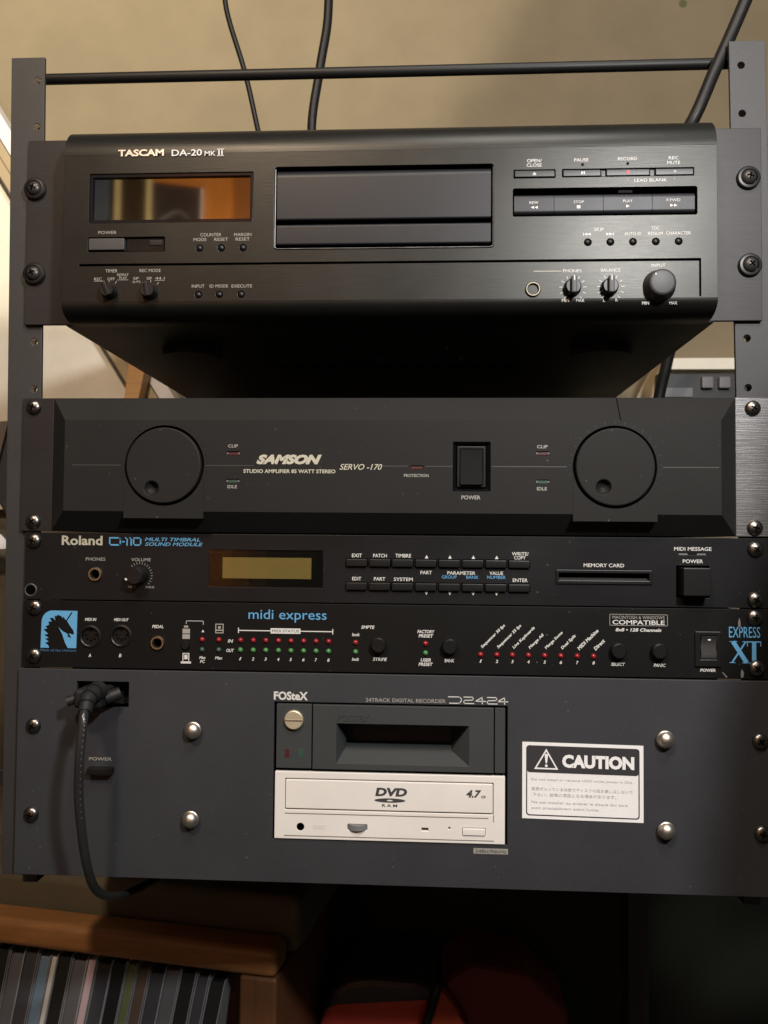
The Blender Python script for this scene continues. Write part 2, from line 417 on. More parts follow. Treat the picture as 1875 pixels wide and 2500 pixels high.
# cassette door
dprof = lambda z0, z1, y, r: arc(y+r, z1-r, -r, r, 0, 90, 5)+[(y+7, z1), (y+7, z0)]+arc(y+1.2, z0+1.2, -1.2, 1.2, -90, 0, 3)
loft_x('cassette_door', dprof(108.2, 141.4, ty+.2, 6.), -69.4, 64.6, DOORM, tas)
loft_x('cassette_door_lower', dprof(92.4, 105.8, ty+.3, 2.), -69.4, 64.6, DOORM, tas)
tube('door_edge_trim', [(-70.4, ty-.1, 140.5), (-70.4, ty-.1, 91), (-69, ty-.1, 89.8), (64.6, ty-.1, 89.8), (66, ty-.1, 91), (66, ty-.1, 140.5)], .35, EARB, tas, sub=0, n=6)
# transport keys
for x0, x1 in ((79.2, 103.8), (109, 131.9), (135.4, 161.6), (165.2, 188.1)):
    box('transport_key', x0, x1, ty-.6, ty+4, 133.2, 137.2, BLK, tas, bev=.5)
box('key_spacer', 132.3, 135.0, ty+.6, ty+4, 133.2, 137.2, BLK, tas, bev=.3)
box('key_spacer', 162.0, 164.8, ty+.6, ty+4, 133.2, 137.2, BLK, tas, bev=.3)
for x0, x1 in ((78.9, 103.2), (103.5, 133.2), (133.5, 162.9), (163.2, 188.6)):
    loft_x('transport_key', arc(ty+1.4, 119.4, -2.2, 2.8, 0, 90, 4)+[(ty+5, 122.3), (ty+5, 109.6)]+arc(ty+1.4, 112, -2.2, 2.4, -90, 0, 4), x0, x1, DOORM, tas)
box('key_tray_lens', 143, 151.5, ty+1.2, ty+3, 123.2, 124.8, BLKM, tas)
for x, z in ((120.9, 140.7), (148.4, 140.9)): led(tas, x, z, ty, BLKM, .9)
# knobs
for x, z, t, m in ((-175.6, 63.6, -25, GREY), (-149.8, 63.2, -10, BLK)):
    k = lathe('selector_knob', x, z, [(0, ty-6), (4.2, ty-6), (4.8, ty-5.2), (5.2, ty)], BLK, tas)
    box('knob_ridge', x-1.3, x+1.3, ty-7.6, ty-5.2, z-4.6, z+4.6, BLK, k, bev=.5, rot=Matrix.Rotation(R(t), 3, 'Y'))
for x in (114.6, 137.0):
    k = lathe('rotary_knob', x, 63.6, [(0, ty-5), (4.2, ty-5), (4.9, ty-4), (5.4, ty)], BLK, tas)
    box('knob_ridge', x-1.7, x+1.7, ty-8, ty-4.0, 58.6, 69.2, DGREY, k, bev=.8)
    box('knob_pointer', x-.3, x+.3, ty-8.1, ty-7.4, 66, 69, WHT, k)
lathe('input_level_knob', 167.2, 64.4, [(0, ty-8.6), (6.4, ty-8.6), (7.6, ty-8.1), (8.2, ty-7.2), (9.4, ty-2), (10, ty), (0, ty)], DGREY, tas, n=40)
box('knob_pointer', 162.6, 163.3, ty-8.72, ty-8.5, 68.6, 69.8, WHT, tas)
jack(tas, 90.6, 62.8, ty, 4.8, 3.2, mat('dull_collar', (.22, .20, .15), .5, metal=.8))
yl = ty-.12
caps(yl, DIMW, tas, [
 ('POWER', -183.8, -172, 101.6, 2), ('COUNTER', -118, -104.6, 99.4, 2.1), ('MODE', -122.3, -114, 96.4, 2), ('RESET', -109, -100.2, 96.4, 2),
 ('MARGIN', -96.4, -85.4, 99.3, 2), ('RESET', -95.4, -86.4, 96.4, 2), ('TIMER', -178.7, -170.9, 76.9, 2.1), ('REC MODE', -156.6, -143, 76.9, 2),
 ('REC', -185.9, -180.9, 71.7, 1.9), ('OFF', -177.3, -172.6, 71.7, 1.9), ('REPEAT', -171, -163.6, 74.3, 1.6), ('PLAY', -169.6, -164.6, 72.3, 1.6),
 ('SP', -160.6, -157, 71.9, 1.7), ('(LP)', -161, -156, 69.6, 1.7), ('SP', -152, -148.6, 71.9, 1.7), ('44.1', -146.4, -140.4, 71.9, 1.7),
 ('INPUT', -122.9, -114.8, 66.6, 2), ('ID MODE', -111.5, -99.7, 66.6, 2), ('EXECUTE', -97.5, -84.5, 66.5, 2)])
caps(yl, WHT, tas, [
 ('OPEN/', 86.8, 95.9, 143.6, 2.1), ('CLOSE', 86.6, 95.8, 140.8, 2.1), ('PAUSE', 115.8, 124.5, 143.6, 2), ('RECORD', 142.4, 154, 143.9, 2),
 ('REC', 173.3, 179.1, 144, 2), ('MUTE', 172.3, 180.1, 141, 2), ('LEAD BLANK', 152.4, 172.2, 130.3, 2),
 ('SKIP', 127.8, 133.8, 99.9, 2), ('AUTO ID', 146.3, 156.5, 97, 2), ('RENUM', 160.6, 169.5, 97, 2), ('TOC', 162.7, 167.4, 100.3, 2),
 ('CHARACTER', 171.4, 186.4, 97.1, 2), ('PHONES', 109, 120.2, 74.3, 2), ('BALANCE', 132, 143.9, 74.5, 2), ('INPUT', 162.7, 171, 77.2, 2),
 ('MIN', 108.3, 112.6, 55.9, 1.9), ('MAX', 117, 121.9, 55.9, 1.9), ('L', 133.3, 134.5, 55.9, 1.9), ('R', 140.8, 142.2, 55.9, 1.9),
 ('MIN', 156.9, 161, 53.9, 1.9), ('MAX', 173.3, 178, 53.9, 1.9)])
caps(ty-1.05, WHT, tas, [('REW', 88.3, 93.6, 116.8, 1.7), ('STOP', 115.3, 121.5, 116.9, 1.7), ('PLAY', 145.3, 151, 117.1, 1.7), ('F.FWD', 171.7, 179.8, 117.3, 1.7)])
def tri(x, z, w, h, y, d=1):     # little arrow pointing right (d=1) or left (d=-1)
    return [(x-d*w/2, y, z-h/2), (x-d*w/2, y, z+h/2), (x+d*w/2, y, z)], [[0, 1, 2]]
def quad(x0, x1, z0, z1, y): return [(x0, y, z0), (x1, y, z0), (x1, y, z1), (x0, y, z1)], [[0, 1, 2, 3]]
def uptri(x, z, w, h, y, d=1): return [(x-w/2, y, z-d*h/2), (x+w/2, y, z-d*h/2), (x, y, z+d*h/2)], [[0, 1, 2]]
def sym(name, parts, m, parent):
    V, F = join(parts); return mesh(name, V, F, m, parent, recalc=False)
yk = ty-1.05
sym('symbol', [tri(90, 113.8, 2, 1.9, yk, -1), tri(92.3, 113.8, 2, 1.9, yk, -1)], WHT, tas)
sym('symbol', [quad(117.2, 119.4, 112.8, 114.8, yk)], WHT, tas)
sym('symbol', [tri(148.3, 113.9, 2.2, 2, yk)], WHT, tas)
sym('symbol', [tri(174.8, 114, 2, 1.9, yk), tri(177.1, 114, 2, 1.9, yk)], WHT, tas)
sym('symbol', [uptri(91.3, 135.5, 2.3, 1.2, ty-.72), quad(90.2, 92.4, 134.2, 134.6, ty-.72)], WHT, tas)
sym('symbol', [quad(120, 120.8, 134.3, 136.1, ty-.72), quad(121.4, 122.2, 134.3, 136.1, ty-.72)], WHT, tas)
mesh('symbol', [(x, ty-.72, z) for x, z in circ(148.5, 135.3, 1.1, 12)], [list(range(12))], REDP, tas, recalc=False)
mesh('symbol', [(x, ty-.72, z) for x, z in circ(176.8, 135.3, .9, 12)], [list(range(12))], DIMW, tas, recalc=False)
sym('print_line', [quad(123.3, 127, 100.4, 100.7, yl), quad(123.3, 123.6, 99.2, 100.4, yl), quad(134.4, 138.1, 100.4, 100.7, yl), quad(137.8, 138.1, 99.2, 100.4, yl),
                   quad(148.2, 148.5, 130.1, 132, yl), quad(148.5, 149.6, 130.1, 130.4, yl), quad(176.6, 176.9, 130.1, 132, yl), quad(91, 108, 73.8, 74.5, yl)], DIMW, tas)
sym('symbol', [tri(122.8, 97, 2, 1.8, yl, -1), tri(124.8, 97, 2, 1.8, yl, -1), quad(121.2, 121.6, 96.1, 97.9, yl)], WHT, tas)
sym('symbol', [tri(136.2, 97, 2, 1.8, yl), tri(138.2, 97, 2, 1.8, yl), quad(139.4, 139.8, 96.1, 97.9, yl)], WHT, tas)
def ticks(cx, cz, r0, r1, a0, a1, n, y, wd=.35):
    P = []
    for i in range(n):
        a = R(a0+(a1-a0)*i/(n-1)); c, s = math.cos(a), math.sin(a)
        P.append(([(cx+r0*c-wd/2*s, y, cz+r0*s+wd/2*c), (cx+r0*c+wd/2*s, y, cz+r0*s-wd/2*c), (cx+r1*c+wd/2*s, y, cz+r1*s-wd/2*c), (cx+r1*c-wd/2*s, y, cz+r1*s+wd/2*c)], [[0, 1, 2, 3]]))
    return P
sym('dial_marks', ticks(115, 63.4, 6.4, 8.4, 230, -50, 11, yl), WHT, tas)
sym('dial_marks', ticks(138, 63.6, 6.4, 8.4, 230, -50, 11, yl), WHT, tas)
sym('dial_marks', [quad(-186, -179, 70.2, 70.45, yl), quad(-171, -163.8, 70.9, 71.15, yl), quad(-146.8, -140.4, 70.4, 70.65, yl)]+ticks(-175.3, 63.4, 6.2, 8, 135, 60, 3, yl)+ticks(-149.3, 63.2, 6.2, 8, 130, 50, 3, yl), DIMW, tas)
text('brand_lettering', 'TASCAM', -171.9, -142.2, 152.6, 4.4, -25.6, SILV, tas, bold=.35)
text('model_lettering', 'DA-20', -137.2, -117.7, 152.2, 4.2, -25.6, WHT, tas, bold=.15)
text('model_lettering', 'MK', -116, -108.9, 151.5, 3.0, -25.6, WHT, tas, bold=.1)
sym('model_lettering', [quad(-108, -103.6, 153.9, 154.4, -25.6), quad(-108, -103.6, 149.6, 150.1, -25.6), quad(-107.2, -106.3, 149.7, 154.3, -25.6), quad(-105.3, -104.4, 149.7, 154.3, -25.6)], WHT, tas)
# underside: feet, vents and screws
for x in (-150, 152):
    lathe_v = [(x+22*math.cos(2*math.pi*i/28), 70+22*math.sin(2*math.pi*i/28), z) for z in (47.4, 42) for i in range(28)]
    n = 28
    mesh('foot', lathe_v, [[i, (i+1) % n, n+(i+1) % n, n+i] for i in range(n)]+[list(range(n)), list(range(n, 2*n))], CHAS, tas, smooth=40)
for i in range(14):
    x = -95+i*14
    box('vent_slot', x, x+7, 120, 128, 47.0, 47.44, HOLE, tas)
for x, y in ((-60, 40), (40, 60), (100, 50), (-10, 95), (52, 95)):
    V = [(x+2.2*math.cos(2*math.pi*i/12), y+2.2*math.sin(2*math.pi*i/12), z) for z in (47.4, 46.2) for i in range(12)]
    mesh('underside_screw', V, [[i, (i+1) % 12, 12+(i+1) % 12, 12+i] for i in range(12)]+[list(range(12)), list(range(12, 24))], NICK, tas)
for x, z, t in ((-236.4, 139.8, .4), (-235.6, 82.6, 1.1), (229.2, 140.2, .2), (229.8, 84, .9)):
    screw(tas, x, z, -4.6, r=4.9, h=3.6, m=mat('dull_screw_steel', (.05, .046, .042), .36, metal=.5), turn=t, washer=True)

# ================================================================== AMPLIFIER
amp = root('power_amplifier', 'black two-unit stereo amplifier with a large round knob at each end', 'amplifier', (0, 0, -88))
ay = -15.
for x0, x1, m in ((-241.3, -220.4, EAR), (220.4, 241.3, EARB)):  # right ear lighter: light on the same metal put into its colour
    plate('rack_ear', rect(x0, x1, -88.3, -.5), [], -3.2, -.2, m, amp, bev=.25)
X0, X1, Z0, Z1 = -220.4, 220.4, -88.3, -.5
x0, x1, z0, z1 = -207.4, 207.6, -75.4, -16.6
V = [(X0, -3, Z0), (X1, -3, Z0), (X1, -3, Z1), (X0, -3, Z1), (x0, ay, z0), (x1, ay, z0), (x1, ay, z1), (x0, ay, z1),
     (X0, 1.5, Z0), (X1, 1.5, Z0), (X1, 1.5, Z1), (X0, 1.5, Z1)]
mesh('bevelled_surround', V, [[0, 1, 5, 4], [1, 2, 6, 5], [2, 3, 7, 6], [3, 0, 4, 7], [0, 1, 9, 8], [1, 2, 10, 9], [2, 3, 11, 10], [3, 0, 8, 11]], SAM, amp, recalc=True)
leds = [(-97.3, -38, REDD), (-97.3, -55.7, GRND), (98.2, -37.5, REDD), (98.2, -55.3, GRND), (19.6, -46.6, REDD)]
kx = [(-141.8, -45.9), (142.6, -45.9)]
holes = [rect(x-4.4, x+4.4, z-1.3, z+1.3, 1.25) for x, z, _ in leds]+[circ(x, z, 25.8, 64) for x, z in kx]+[rect(42.3, 65.8, -61.5, -30.3, .6)]
plate('front_panel', rect(x0, x1, z0, z1), holes, ay, ay+3, SAM, amp, bev=.15)
box('panel_backing', -206, 206, -9.0, -3.5, -75, -17, HOLE, amp)
box('chassis', -221, 221, 1.6, 290, -88.3, -3, CHAS, amp, bev=1)
for x, z, m in leds:
    plate('led_lens', rect(x-4.2, x+4.2, z-1.1, z+1.1, 1.0), [], ay+.8, ay+2, m, amp, bev=.3)
    if x > 50 or x < -50:
        for s in (-1, 1): lathe('led_clip', x+s*3.7, z, [(0, ay+.3), (.55, ay+.4), (.6, ay+.9)], GREY, amp, n=10)
for (cx, cz), (dx, dz) in zip(kx, ((-149.2, -60.6), (135.4, -58.4))):
    k = plate('volume_dial', circ(cx, cz, 24.2, 72), [circ(dx, dz, 4.4, 32)], ay-2.0, ay+4, SAM, amp, bev=.8)
    prof = [(4.5*math.sin(R(a)), ay-2.0+4.0*math.cos(R(a))) for a in (0, 15, 30, 45, 60, 75, 90)]
    lathe('finger_dimple', dx, dz, prof, SAM, k, smooth=80)
    a = []
    for i in range(33):
        t = R(180+180*i/32); a.append((cx+25.8*math.cos(t), cz+25.8*math.sin(t)))
    # square block under the dial: its lower half frames the knob and laps over the bevel
    a = [(cx-25.8, cz)]+[]+[(cx-25.8, -79.7), (cx+25.8, -79.7), (cx+25.8, cz)]+[(cx+25.8*math.cos(R(t)), cz+25.8*math.sin(R(t))) for t in range(-4, -180, -6)]
    plate('dial_surround', a, [], ay-.35, -4, SAM, amp)
for cx, cz in kx:
    sym('dial_marks', ticks(cx, cz, 27.2, 28.4, 215, -35, 21, ay-.12, .3), DGREY if cx > 0 else BLKM, amp)
sym('engraved_line', [quad(-202, -170, -46, -45.6, ay-.1), quad(-115, -84, -46, -45.6, ay-.1), quad(-2, 14, -46, -45.6, ay-.1), quad(25, 42, -46, -45.6, ay-.1), quad(66.5, 113, -46.1, -45.6, ay-.1), quad(172, 206, -46.2, -45.7, ay-.1)], mat('engraved_grey', (.055, .053, .05), .5), amp)
for zz in ((Z1, -3, z1, ay), (Z0, -3, -79.8, -11)):
    V = [(145.9, zz[1]-.12, zz[0]), (146.5, zz[1]-.12, zz[0]), (146.5, zz[3]-.12, zz[2]), (145.9, zz[3]-.12, zz[2])]
    mesh('notch_line', V, [[0, 1, 2, 3]], HOLE, amp, recalc=False)
# rocker switch in a recessed frame
V = [(42.4, ay-.1, -61.4), (65.7, ay-.1, -61.4), (65.7, ay-.1, -30.4), (42.4, ay-.1, -30.4), (45, ay+4, -58.8), (62.9, ay+4, -58.8), (62.9, ay+4, -33), (45, ay+4, -33)]
mesh('switch_bezel', V, [[0, 1, 5, 4], [1, 2, 6, 5], [2, 3, 7, 6], [3, 0, 4, 7]], GLOSS, amp, recalc=False)
plate('switch_frame', rect(45, 62.9, -58.8, -33, .5), [rect(46.6, 61.2, -57.6, -34.6, .4)], ay+1.2, ay+5, BLK, amp, bev=.3)
loft_x('rocker_switch', [(ay+4, -57.4), (ay-1.4, -57.2), (ay+1.0, -46), (ay+.6, -35), (ay+4, -34.8)], 47, 60.8, BLKM, amp)
text('switch_marks', 'I', 53.2, 54.2, -38.4, .9, ay+.9, DIMW, amp)
ya = ay-.12
caps(ya, DIMW, amp, [('CLIP', -100.6, -94.3, -33.3, 2.0), ('IDLE', -100.6, -94.5, -59.3, 2.0), ('PROTECTION', 11.6, 27.1, -51.7, 1.9)], bold=.15)
caps(ya, DIMW, amp, [('CLIP', 94.6, 101.2, -33.3, 2.1), ('IDLE', 94.6, 100.8, -59.6, 2.1), ('POWER', 47.7, 59.6, -65.3, 2.5)], bold=.2)
text('brand_lettering', 'SAMSON', -82.3, -40.5, -41.8, 6.2, ya, CREAMT, amp, bold=.65, shear=.35)
text('model_lettering', 'STUDIO AMPLIFIER 85 WATT STEREO', -90.5, -31.7, -49.3, 2.4, ya, CREAMT, amp, bold=.25)
text('model_lettering', 'SERVO -170', -29.1, -2.2, -46.4, 3.7, ya, CREAMT, amp, bold=.1, shear=.3)
for x, z, t in ((-233.8, -6.6, .3), (-232.4, -82.2, .8), (231.0, -7.3, .6), (231.8, -82.7, .2)): screw(amp, x, z, -3.4, turn=t)

# ================================================================== SOUND MODULE
mod = root('sound_module', 'slim black sound module with olive display, sixteen small keys and a card slot', 'sound module', (0, 0, -133))
ry = -3.2
keys = []
xs = [-25.4, -10.5, 4.1, 19, 33.9, 48.8, 63.5, 78.2]
for x in xs:
    for zt in (-104.6, -119.7): keys.append((x, x+13.5, zt-4.9, zt))
holes = [rect(a-.3, b+.3, c-.3, d+.3, .5) for a, b, c, d in keys]+[rect(-115, -40.6, -123.6, -99.6), rect(108.1, 168.3, -119.3, -110, .5), rect(183.3, 203.7, -127.2, -106.9), circ(-190, -116.3, 2.6)]
holes += [rect(184.8, 202, -100.3, -98.9)]
plate('front_panel', rect(-237.5, 241.3, -133.0, -89.4), holes, ry, ry+2.6, ROL, mod, bev=.2)
box('panel_backing', -229, 223, 2.3, 3.4, -132.6, -89.8, HOLE, mod)
box('chassis', -221, 221, 3.5, 280, -133.2, -89.2, CHAS, mod, bev=.6)
for a, b, c, d in keys:
    box('push_key', a, b, ry-2.2, ry+3, c, d, BLK, mod, bev=.7, seg=2)
dw = box('display_panel', -114.9, -40.7, ry+.9, ry+1.8, -123.5, -99.7, WIN2, mod)
box('lcd_screen', -106, -48.1, ry+.2, ry+.8, -118, -104.4, LCD, dw)
plate('display_glass', rect(-114.8, -40.8, -123.4, -99.8), [], ry-.3, ry-.05, GLASSC, dw)
plate('card_slot_frame', rect(108.2, 168.2, -119.2, -110.1, .4), [rect(110, 166.4, -116.8, -112.2)], ry-.9, ry+4, BLK, mod, bev=.4)
loft_x('slot_sill', [(ry+.2, -117.6), (ry+.2, -116.9), (ry+4, -115.2), (ry+4, -117.6)], 110, 166.4, DGREY, mod)
for x0, x1, m in ((185, 190.4, SILV), (190.6, 196, BLK), (196.2, 201.8, SILV)):
    box('message_light', x0, x1, ry+.5, ry+1.6, -100.1, -99.1, m if m is BLK else GREY, mod)
pwb = box('power_button', 184.8, 201.6, ry-10, ry+3, -125.4, -108.0, BLK, mod, bev=.8)
jack(mod, -190, -116.3, ry, 4.7, 2.9)
k = lathe('volume_knob', -160.9, -116.8, [(0, ry-10), (4.8, ry-10), (5.5, ry-9.2), (6.1, ry), (0, ry)], BLK, mod, n=36)
box('knob_pointer', -166.7, -165.1, ry-10.15, ry-8, -119.4, -118.4, WHT, k, rot=Matrix.Rotation(R(35), 3, 'Y'))
ym = ry-.12
sym('dial_marks', ticks(-160.6, -116.8, 7.4, 8.7, 130, -40, 14, ym, .3), DIMW, mod)
text('brand_lettering', 'Roland', -213, -185.7, -94.3, 6.2, ym, CREAMT, mod, bold=.25)
def stroke(P, y, w_=.55):
    out = []
    for (xa, za), (xb, zb) in zip(P, P[1:]):
        d = Vector((xb-xa, zb-za)).normalized()*w_/2; n = Vector((-d.y, d.x))
        out.append(([(xa-d.x+n.x, y, za-d.y+n.y), (xa-d.x-n.x, y, za-d.y-n.y), (xb+d.x-n.x, y, zb+d.y-n.y), (xb+d.x+n.x, y, zb+d.y+n.y)], [[0, 1, 2, 3]]))
    return out
sym('model_lettering', stroke([(-180.9, -92.4), (-174.6, -92.4), (-173.8, -93.4), (-173.8, -96.6), (-174.4, -97), (-180.9, -97), (-180.9, -93.2)], ym, .9)
    + stroke([(-172.2, -94.9), (-171.4, -94.9)], ym, .9)+stroke([(-170.2, -92.4), (-169.3, -92.4), (-169.3, -97)], ym, .9)+stroke([(-167.4, -92.4), (-166.6, -92.4), (-166.6, -97)], ym, .9)
    + stroke([(-165, -92.4), (-160.3, -92.4), (-160.3, -97), (-165, -97), (-165, -92.8)], ym, .9), BLU, mod)
text('model_lettering', 'MULTI TIMBRAL', -157.6, -120.9, -93.2, 2.3, ym, BLU, mod, bold=.15, shear=.25)
text('model_lettering', 'SOUND MODULE', -157.4, -119.2, -96.3, 2.3, ym, BLU, mod, bold=.15, shear=.25)
caps(ym, DIMW, mod, [('PHONES', -196.6, -183.6, -106.4, 2.1), ('VOLUME', -166.3, -153.4, -106.5, 2.1), ('MIN', -168, -163.5, -124.3, 1.5), ('MAX', -156.3, -150.6, -124.3, 1.5)])
caps(ym, WHT, mod, [('EXIT', -21.8, -15.4, -102.4, 2.3), ('PATCH', -8.1, .7, -102.4, 2.3), ('TIMBRE', 6.2, 16.2, -102.3, 2.3), ('WRITE/', 80.4, 91, -100.4, 2.2), ('COPY', 81.8, 89.2, -102.9, 2.2),
  ('EDIT', -21.5, -15.7, -117.3, 2.2), ('PART', -7.5, -.2, -117.3, 2.2), ('SYSTEM', 5.3, 17.4, -117.4, 2.2), ('PART', 22.3, 29.6, -112.9, 2.2),
  ('PARAMETER', 39.5, 57.3, -113, 2.2), ('VALUE', 66.3, 74.9, -112.9, 2.2), ('ENTER', 81, 90.4, -117.2, 2.2), ('MEMORY CARD', 125.6, 150.9, -107.2, 2.3),
  ('MIDI MESSAGE', 182, 205.1, -96.3, 2.3), ('POWER', 187.3, 199.8, -104.1, 2.3)], bold=.1)
caps(ym, BLU, mod, [('GROUP', 36, 45.4, -115.6, 2), ('BANK', 51.6, 59.4, -115.6, 2), ('NUMBER', 64.8, 76.5, -115.5, 2)])
for x in (26.2, 41.1, 56, 70.8):
    sym('symbol', [uptri(x, -102.8, 2.2, 2.1, ym)], WHT, mod); sym('symbol', [uptri(x, -126.2, 2.2, 2.1, ym, -1)], WHT, mod)
for x, z, t in ((-231.6, -94.8, .2), (232, -96.2, .7), (231.6, -127.7, .5)): screw(mod, x, z, -3.5, turn=t)
lathe('empty_screw_hole', -233.2, -127.1, [(0, ry-.03), (3.6, ry-.03)], HOLE, mod)
lathe('hole_rim', -233.2, -127.1, [(3.2, ry-.1), (3.8, ry-.35), (4.4, ry-.02)], DGREY, mod)

# ================================================================== MIDI INTERFACE
mid = root('midi_interface', 'slim black midi interface with blue printing and rows of red and green lights', 'midi interface', (0, 0, -177))
my = -3.0; yp = my-.12
holes = [rect(195, 210.1, -169.5, -148.2, .6), circ(-192.6, -156.9, 6.9), circ(-172.2, -156.3, 6.9), circ(-147.9, -160.4, 2.6)]
plate('front_panel', rect(-238, 241.3, -177.2, -133.8), holes, my, my+2.6, MOT, mid, bev=.2)
box('panel_backing', -229, 223, 2.3, 3.4, -177, -134, HOLE, mid)
box('chassis', -221, 221, 3.5, 250, -177.6, -134.2, CHAS, mid, bev=.6)
for x, z in ((-192.6, -156.9), (-172.2, -156.3)):
    d = lathe('din_socket', x, z, [(5.7, my+2.2), (5.7, my-.5), (6.3, my-.9), (7.4, my-.5), (7.6, my+.1)], BLK, mid, n=36)
    lathe('socket_face', x, z, [(0, my+1.2), (5.7, my+1.2)], BLK, d)
    for a in (0, 45, 90, 135, 180): lathe('pin_hole', x+3.4*math.cos(R(a+180)), z+3.4*math.sin(R(a+180))+.6, [(0, my+1.1), (.75, my+1.1)], HOLE, d, n=10)
    box('key_slot', x-1.1, x+1.1, my-.2, my+1.1, z+4.4, z+6, HOLE, d)
jack(mid, -147.9, -160.4, my, 4.7, 2.9)
k = lathe('slide_switch', -129.4, -161.6, [(0, my-1.5), (2.4, my-1.5), (2.9, my-.6), (3, my)], BLK, mid, n=20)
L8 = [-93.5, -85.2, -77.0, -68.8, -60.7, -52.5, -44.4, -36.3]
for x in L8: led(mid, x, -157.8, my, REDL)
for x in L8: led(mid, x, -164.1, my, GRNL)
for x in (-118.6, -107.7): led(mid, x, -157.8, my, REDL); led(mid, x, -164.3, my, GRND)
for x in (-18.9, 25.9): led(mid, x, -158.2, my, REDL); led(mid, x, -164.2, my, GRNL)
S8 = [60.9, 71.1, 80.9, 91.0, 101.2, 111.3, 121.6, 131.8]
for x in S8: led(mid, x, -164.6, my, REDL)
for x, z in ((-4.0, -159.3), (41.2, -159.4), (146.8, -160.6), (172.0, -160.4)):
    lathe('round_button', x, z, [(0, my-5), (4.0, my-5), (4.8, my-4.3), (5.0, my-3.4), (5.1, my), (0, my)], BLK, mid, n=32)
plate('switch_frame', rect(194.4, 210.6, -169.9, -147.8, .8), [rect(197.8, 207.6, -165.2, -150.2)], my-1.4, my+4, BLK, mid, bev=.5)
rk = loft_x('rocker_switch', [(my+4, -164.8), (my-1.2, -164.6), (my-2.0, -162), (my-.5, -157.5), (my-1.8, -153), (my-3.4, -150.8), (my+4, -150.5)], 198, 207.4, mat('rocker_gloss', (.045, .045, .045), .25), mid, smooth=60)
lathe('switch_dot', 202.8, -152.6, [(0, my-2.3), (1.0, my-2.1), (1.0, my+1)], WHT, rk, n=14)
text('model_lettering', 'midi express', -88.5, -37.8, -141.9, 8.2, yp, BLU, mid, bold=.0)
sym('status_bracket', [quad(-94.6, -74, -151.8, -151.2, yp), quad(-54.6, -34, -151.8, -151.2, yp), quad(-95.2, -94.6, -153.2, -149.8, yp), quad(-34, -33.4, -153.2, -149.8, yp), quad(-74, -54.6, -153.2, -149.8, yp)], WHT, mid)
text('caption', 'MIDI STATUS', -73, -55.6, -151.5, 1.7, yp-.1, MOT, mid)
caps(yp, WHT, mid, [('MIDI IN', -196.4, -188.8, -145.8, 1.9), ('MIDI OUT', -177.1, -167.3, -145.7, 1.9), ('A', -193.6, -191.8, -169.1, 2.2), ('B', -173.4, -171.7, -168.9, 2.2),
  ('PEDAL', -151.7, -144.2, -149.8, 2), ('IN', -101.8, -98.3, -158.4, 2.1), ('OUT', -102.7, -97.7, -164.5, 2.1), ('Mac', -120.3, -116.2, -169.4, 1.9), ('PC', -119.8, -116.6, -171.9, 1.9), ('Mac', -110, -105.2, -169.4, 1.9),
  ('SMPTE', -15.4, -6.8, -148.3, 2.1), ('lock', -21.3, -16.2, -153.1, 2), ('lock', -21.2, -16.5, -168.8, 2), ('STRIPE', -7.7, 1.3, -168.6, 2.1),
  ('FACTORY', 20.6, 31.6, -150.6, 2.1), ('PRESET', 21.4, 30.8, -153.3, 2.1), ('USER', 22.9, 29.4, -168.6, 2.1), ('PRESET', 21.5, 30.6, -171.3, 2.1), ('BANK', 38, 44.3, -168.7, 2.1),
  ('8x8 • 128 Channels', 145.5, 174, -147.6, 2.1), ('SELECT', 142.7, 151.4, -169.3, 2), ('PANIC', 169.1, 176.5, -169.5, 2), ('POWER', 197.7, 207.2, -172.1, 1.9)], bold=.25, shear=.2)
for i, x in enumerate(L8): text('caption', str(i+1), x-.75, x+.75, -169.7, 2, yp, WHT, mid, bold=.25, shear=.2)
for i, x in enumerate(S8): text('caption', str(i+1), x-.7, x+.8, -168.7, 2, yp, WHT, mid, bold=.25, shear=.2)
for x, s, ln in zip(S8, ('Sequencer 30 fps', 'Sequencer 25 fps', 'Live Keyboards', 'Merge All', 'Merge Some', 'Dual Split', 'MIDI Machine', 'Direct'), (20.5, 20.5, 18.8, 12.5, 14.8, 12.2, 17.2, 8.4)):
    c = math.cos(R(45))*ln/2
    text('caption', s, x+.6+c-ln/2, x+.6+c+ln/2, -160.2+c, 2.3, yp, WHT, mid, bold=.3, shear=.15, rot=R(45))
sym('badge_frame', [quad(141.8, 177.9, -138.1, -137.8, yp), quad(141.8, 177.9, -145, -144.7, yp), quad(141.8, 142.1, -145, -137.8, yp), quad(177.6, 177.9, -145, -137.8, yp)], DIMW, mid)
text('caption', 'MACINTOSH & WINDOWS', 143.6, 176, -139.8, 2.0, yp, DIMW, mid)
text('caption', 'COMPATIBLE', 143.6, 176, -142.9, 2.8, yp, WHT, mid, bold=.15)
text('model_lettering', 'EXPRESS', 215.6, 234.6, -148.1, 6.8, yp, BLU, mid)
def bar(P, Q, w_, y):
    P = Vector(P); Q = Vector(Q); n = Vector((P.y-Q.y, Q.x-P.x)).normalized()*w_/2
    return [((P+n).x, y, (P+n).y), ((P-n).x, y, (P-n).y), ((Q-n).x, y, (Q-n).y), ((Q+n).x, y, (Q+n).y)], [[0, 1, 2, 3]]
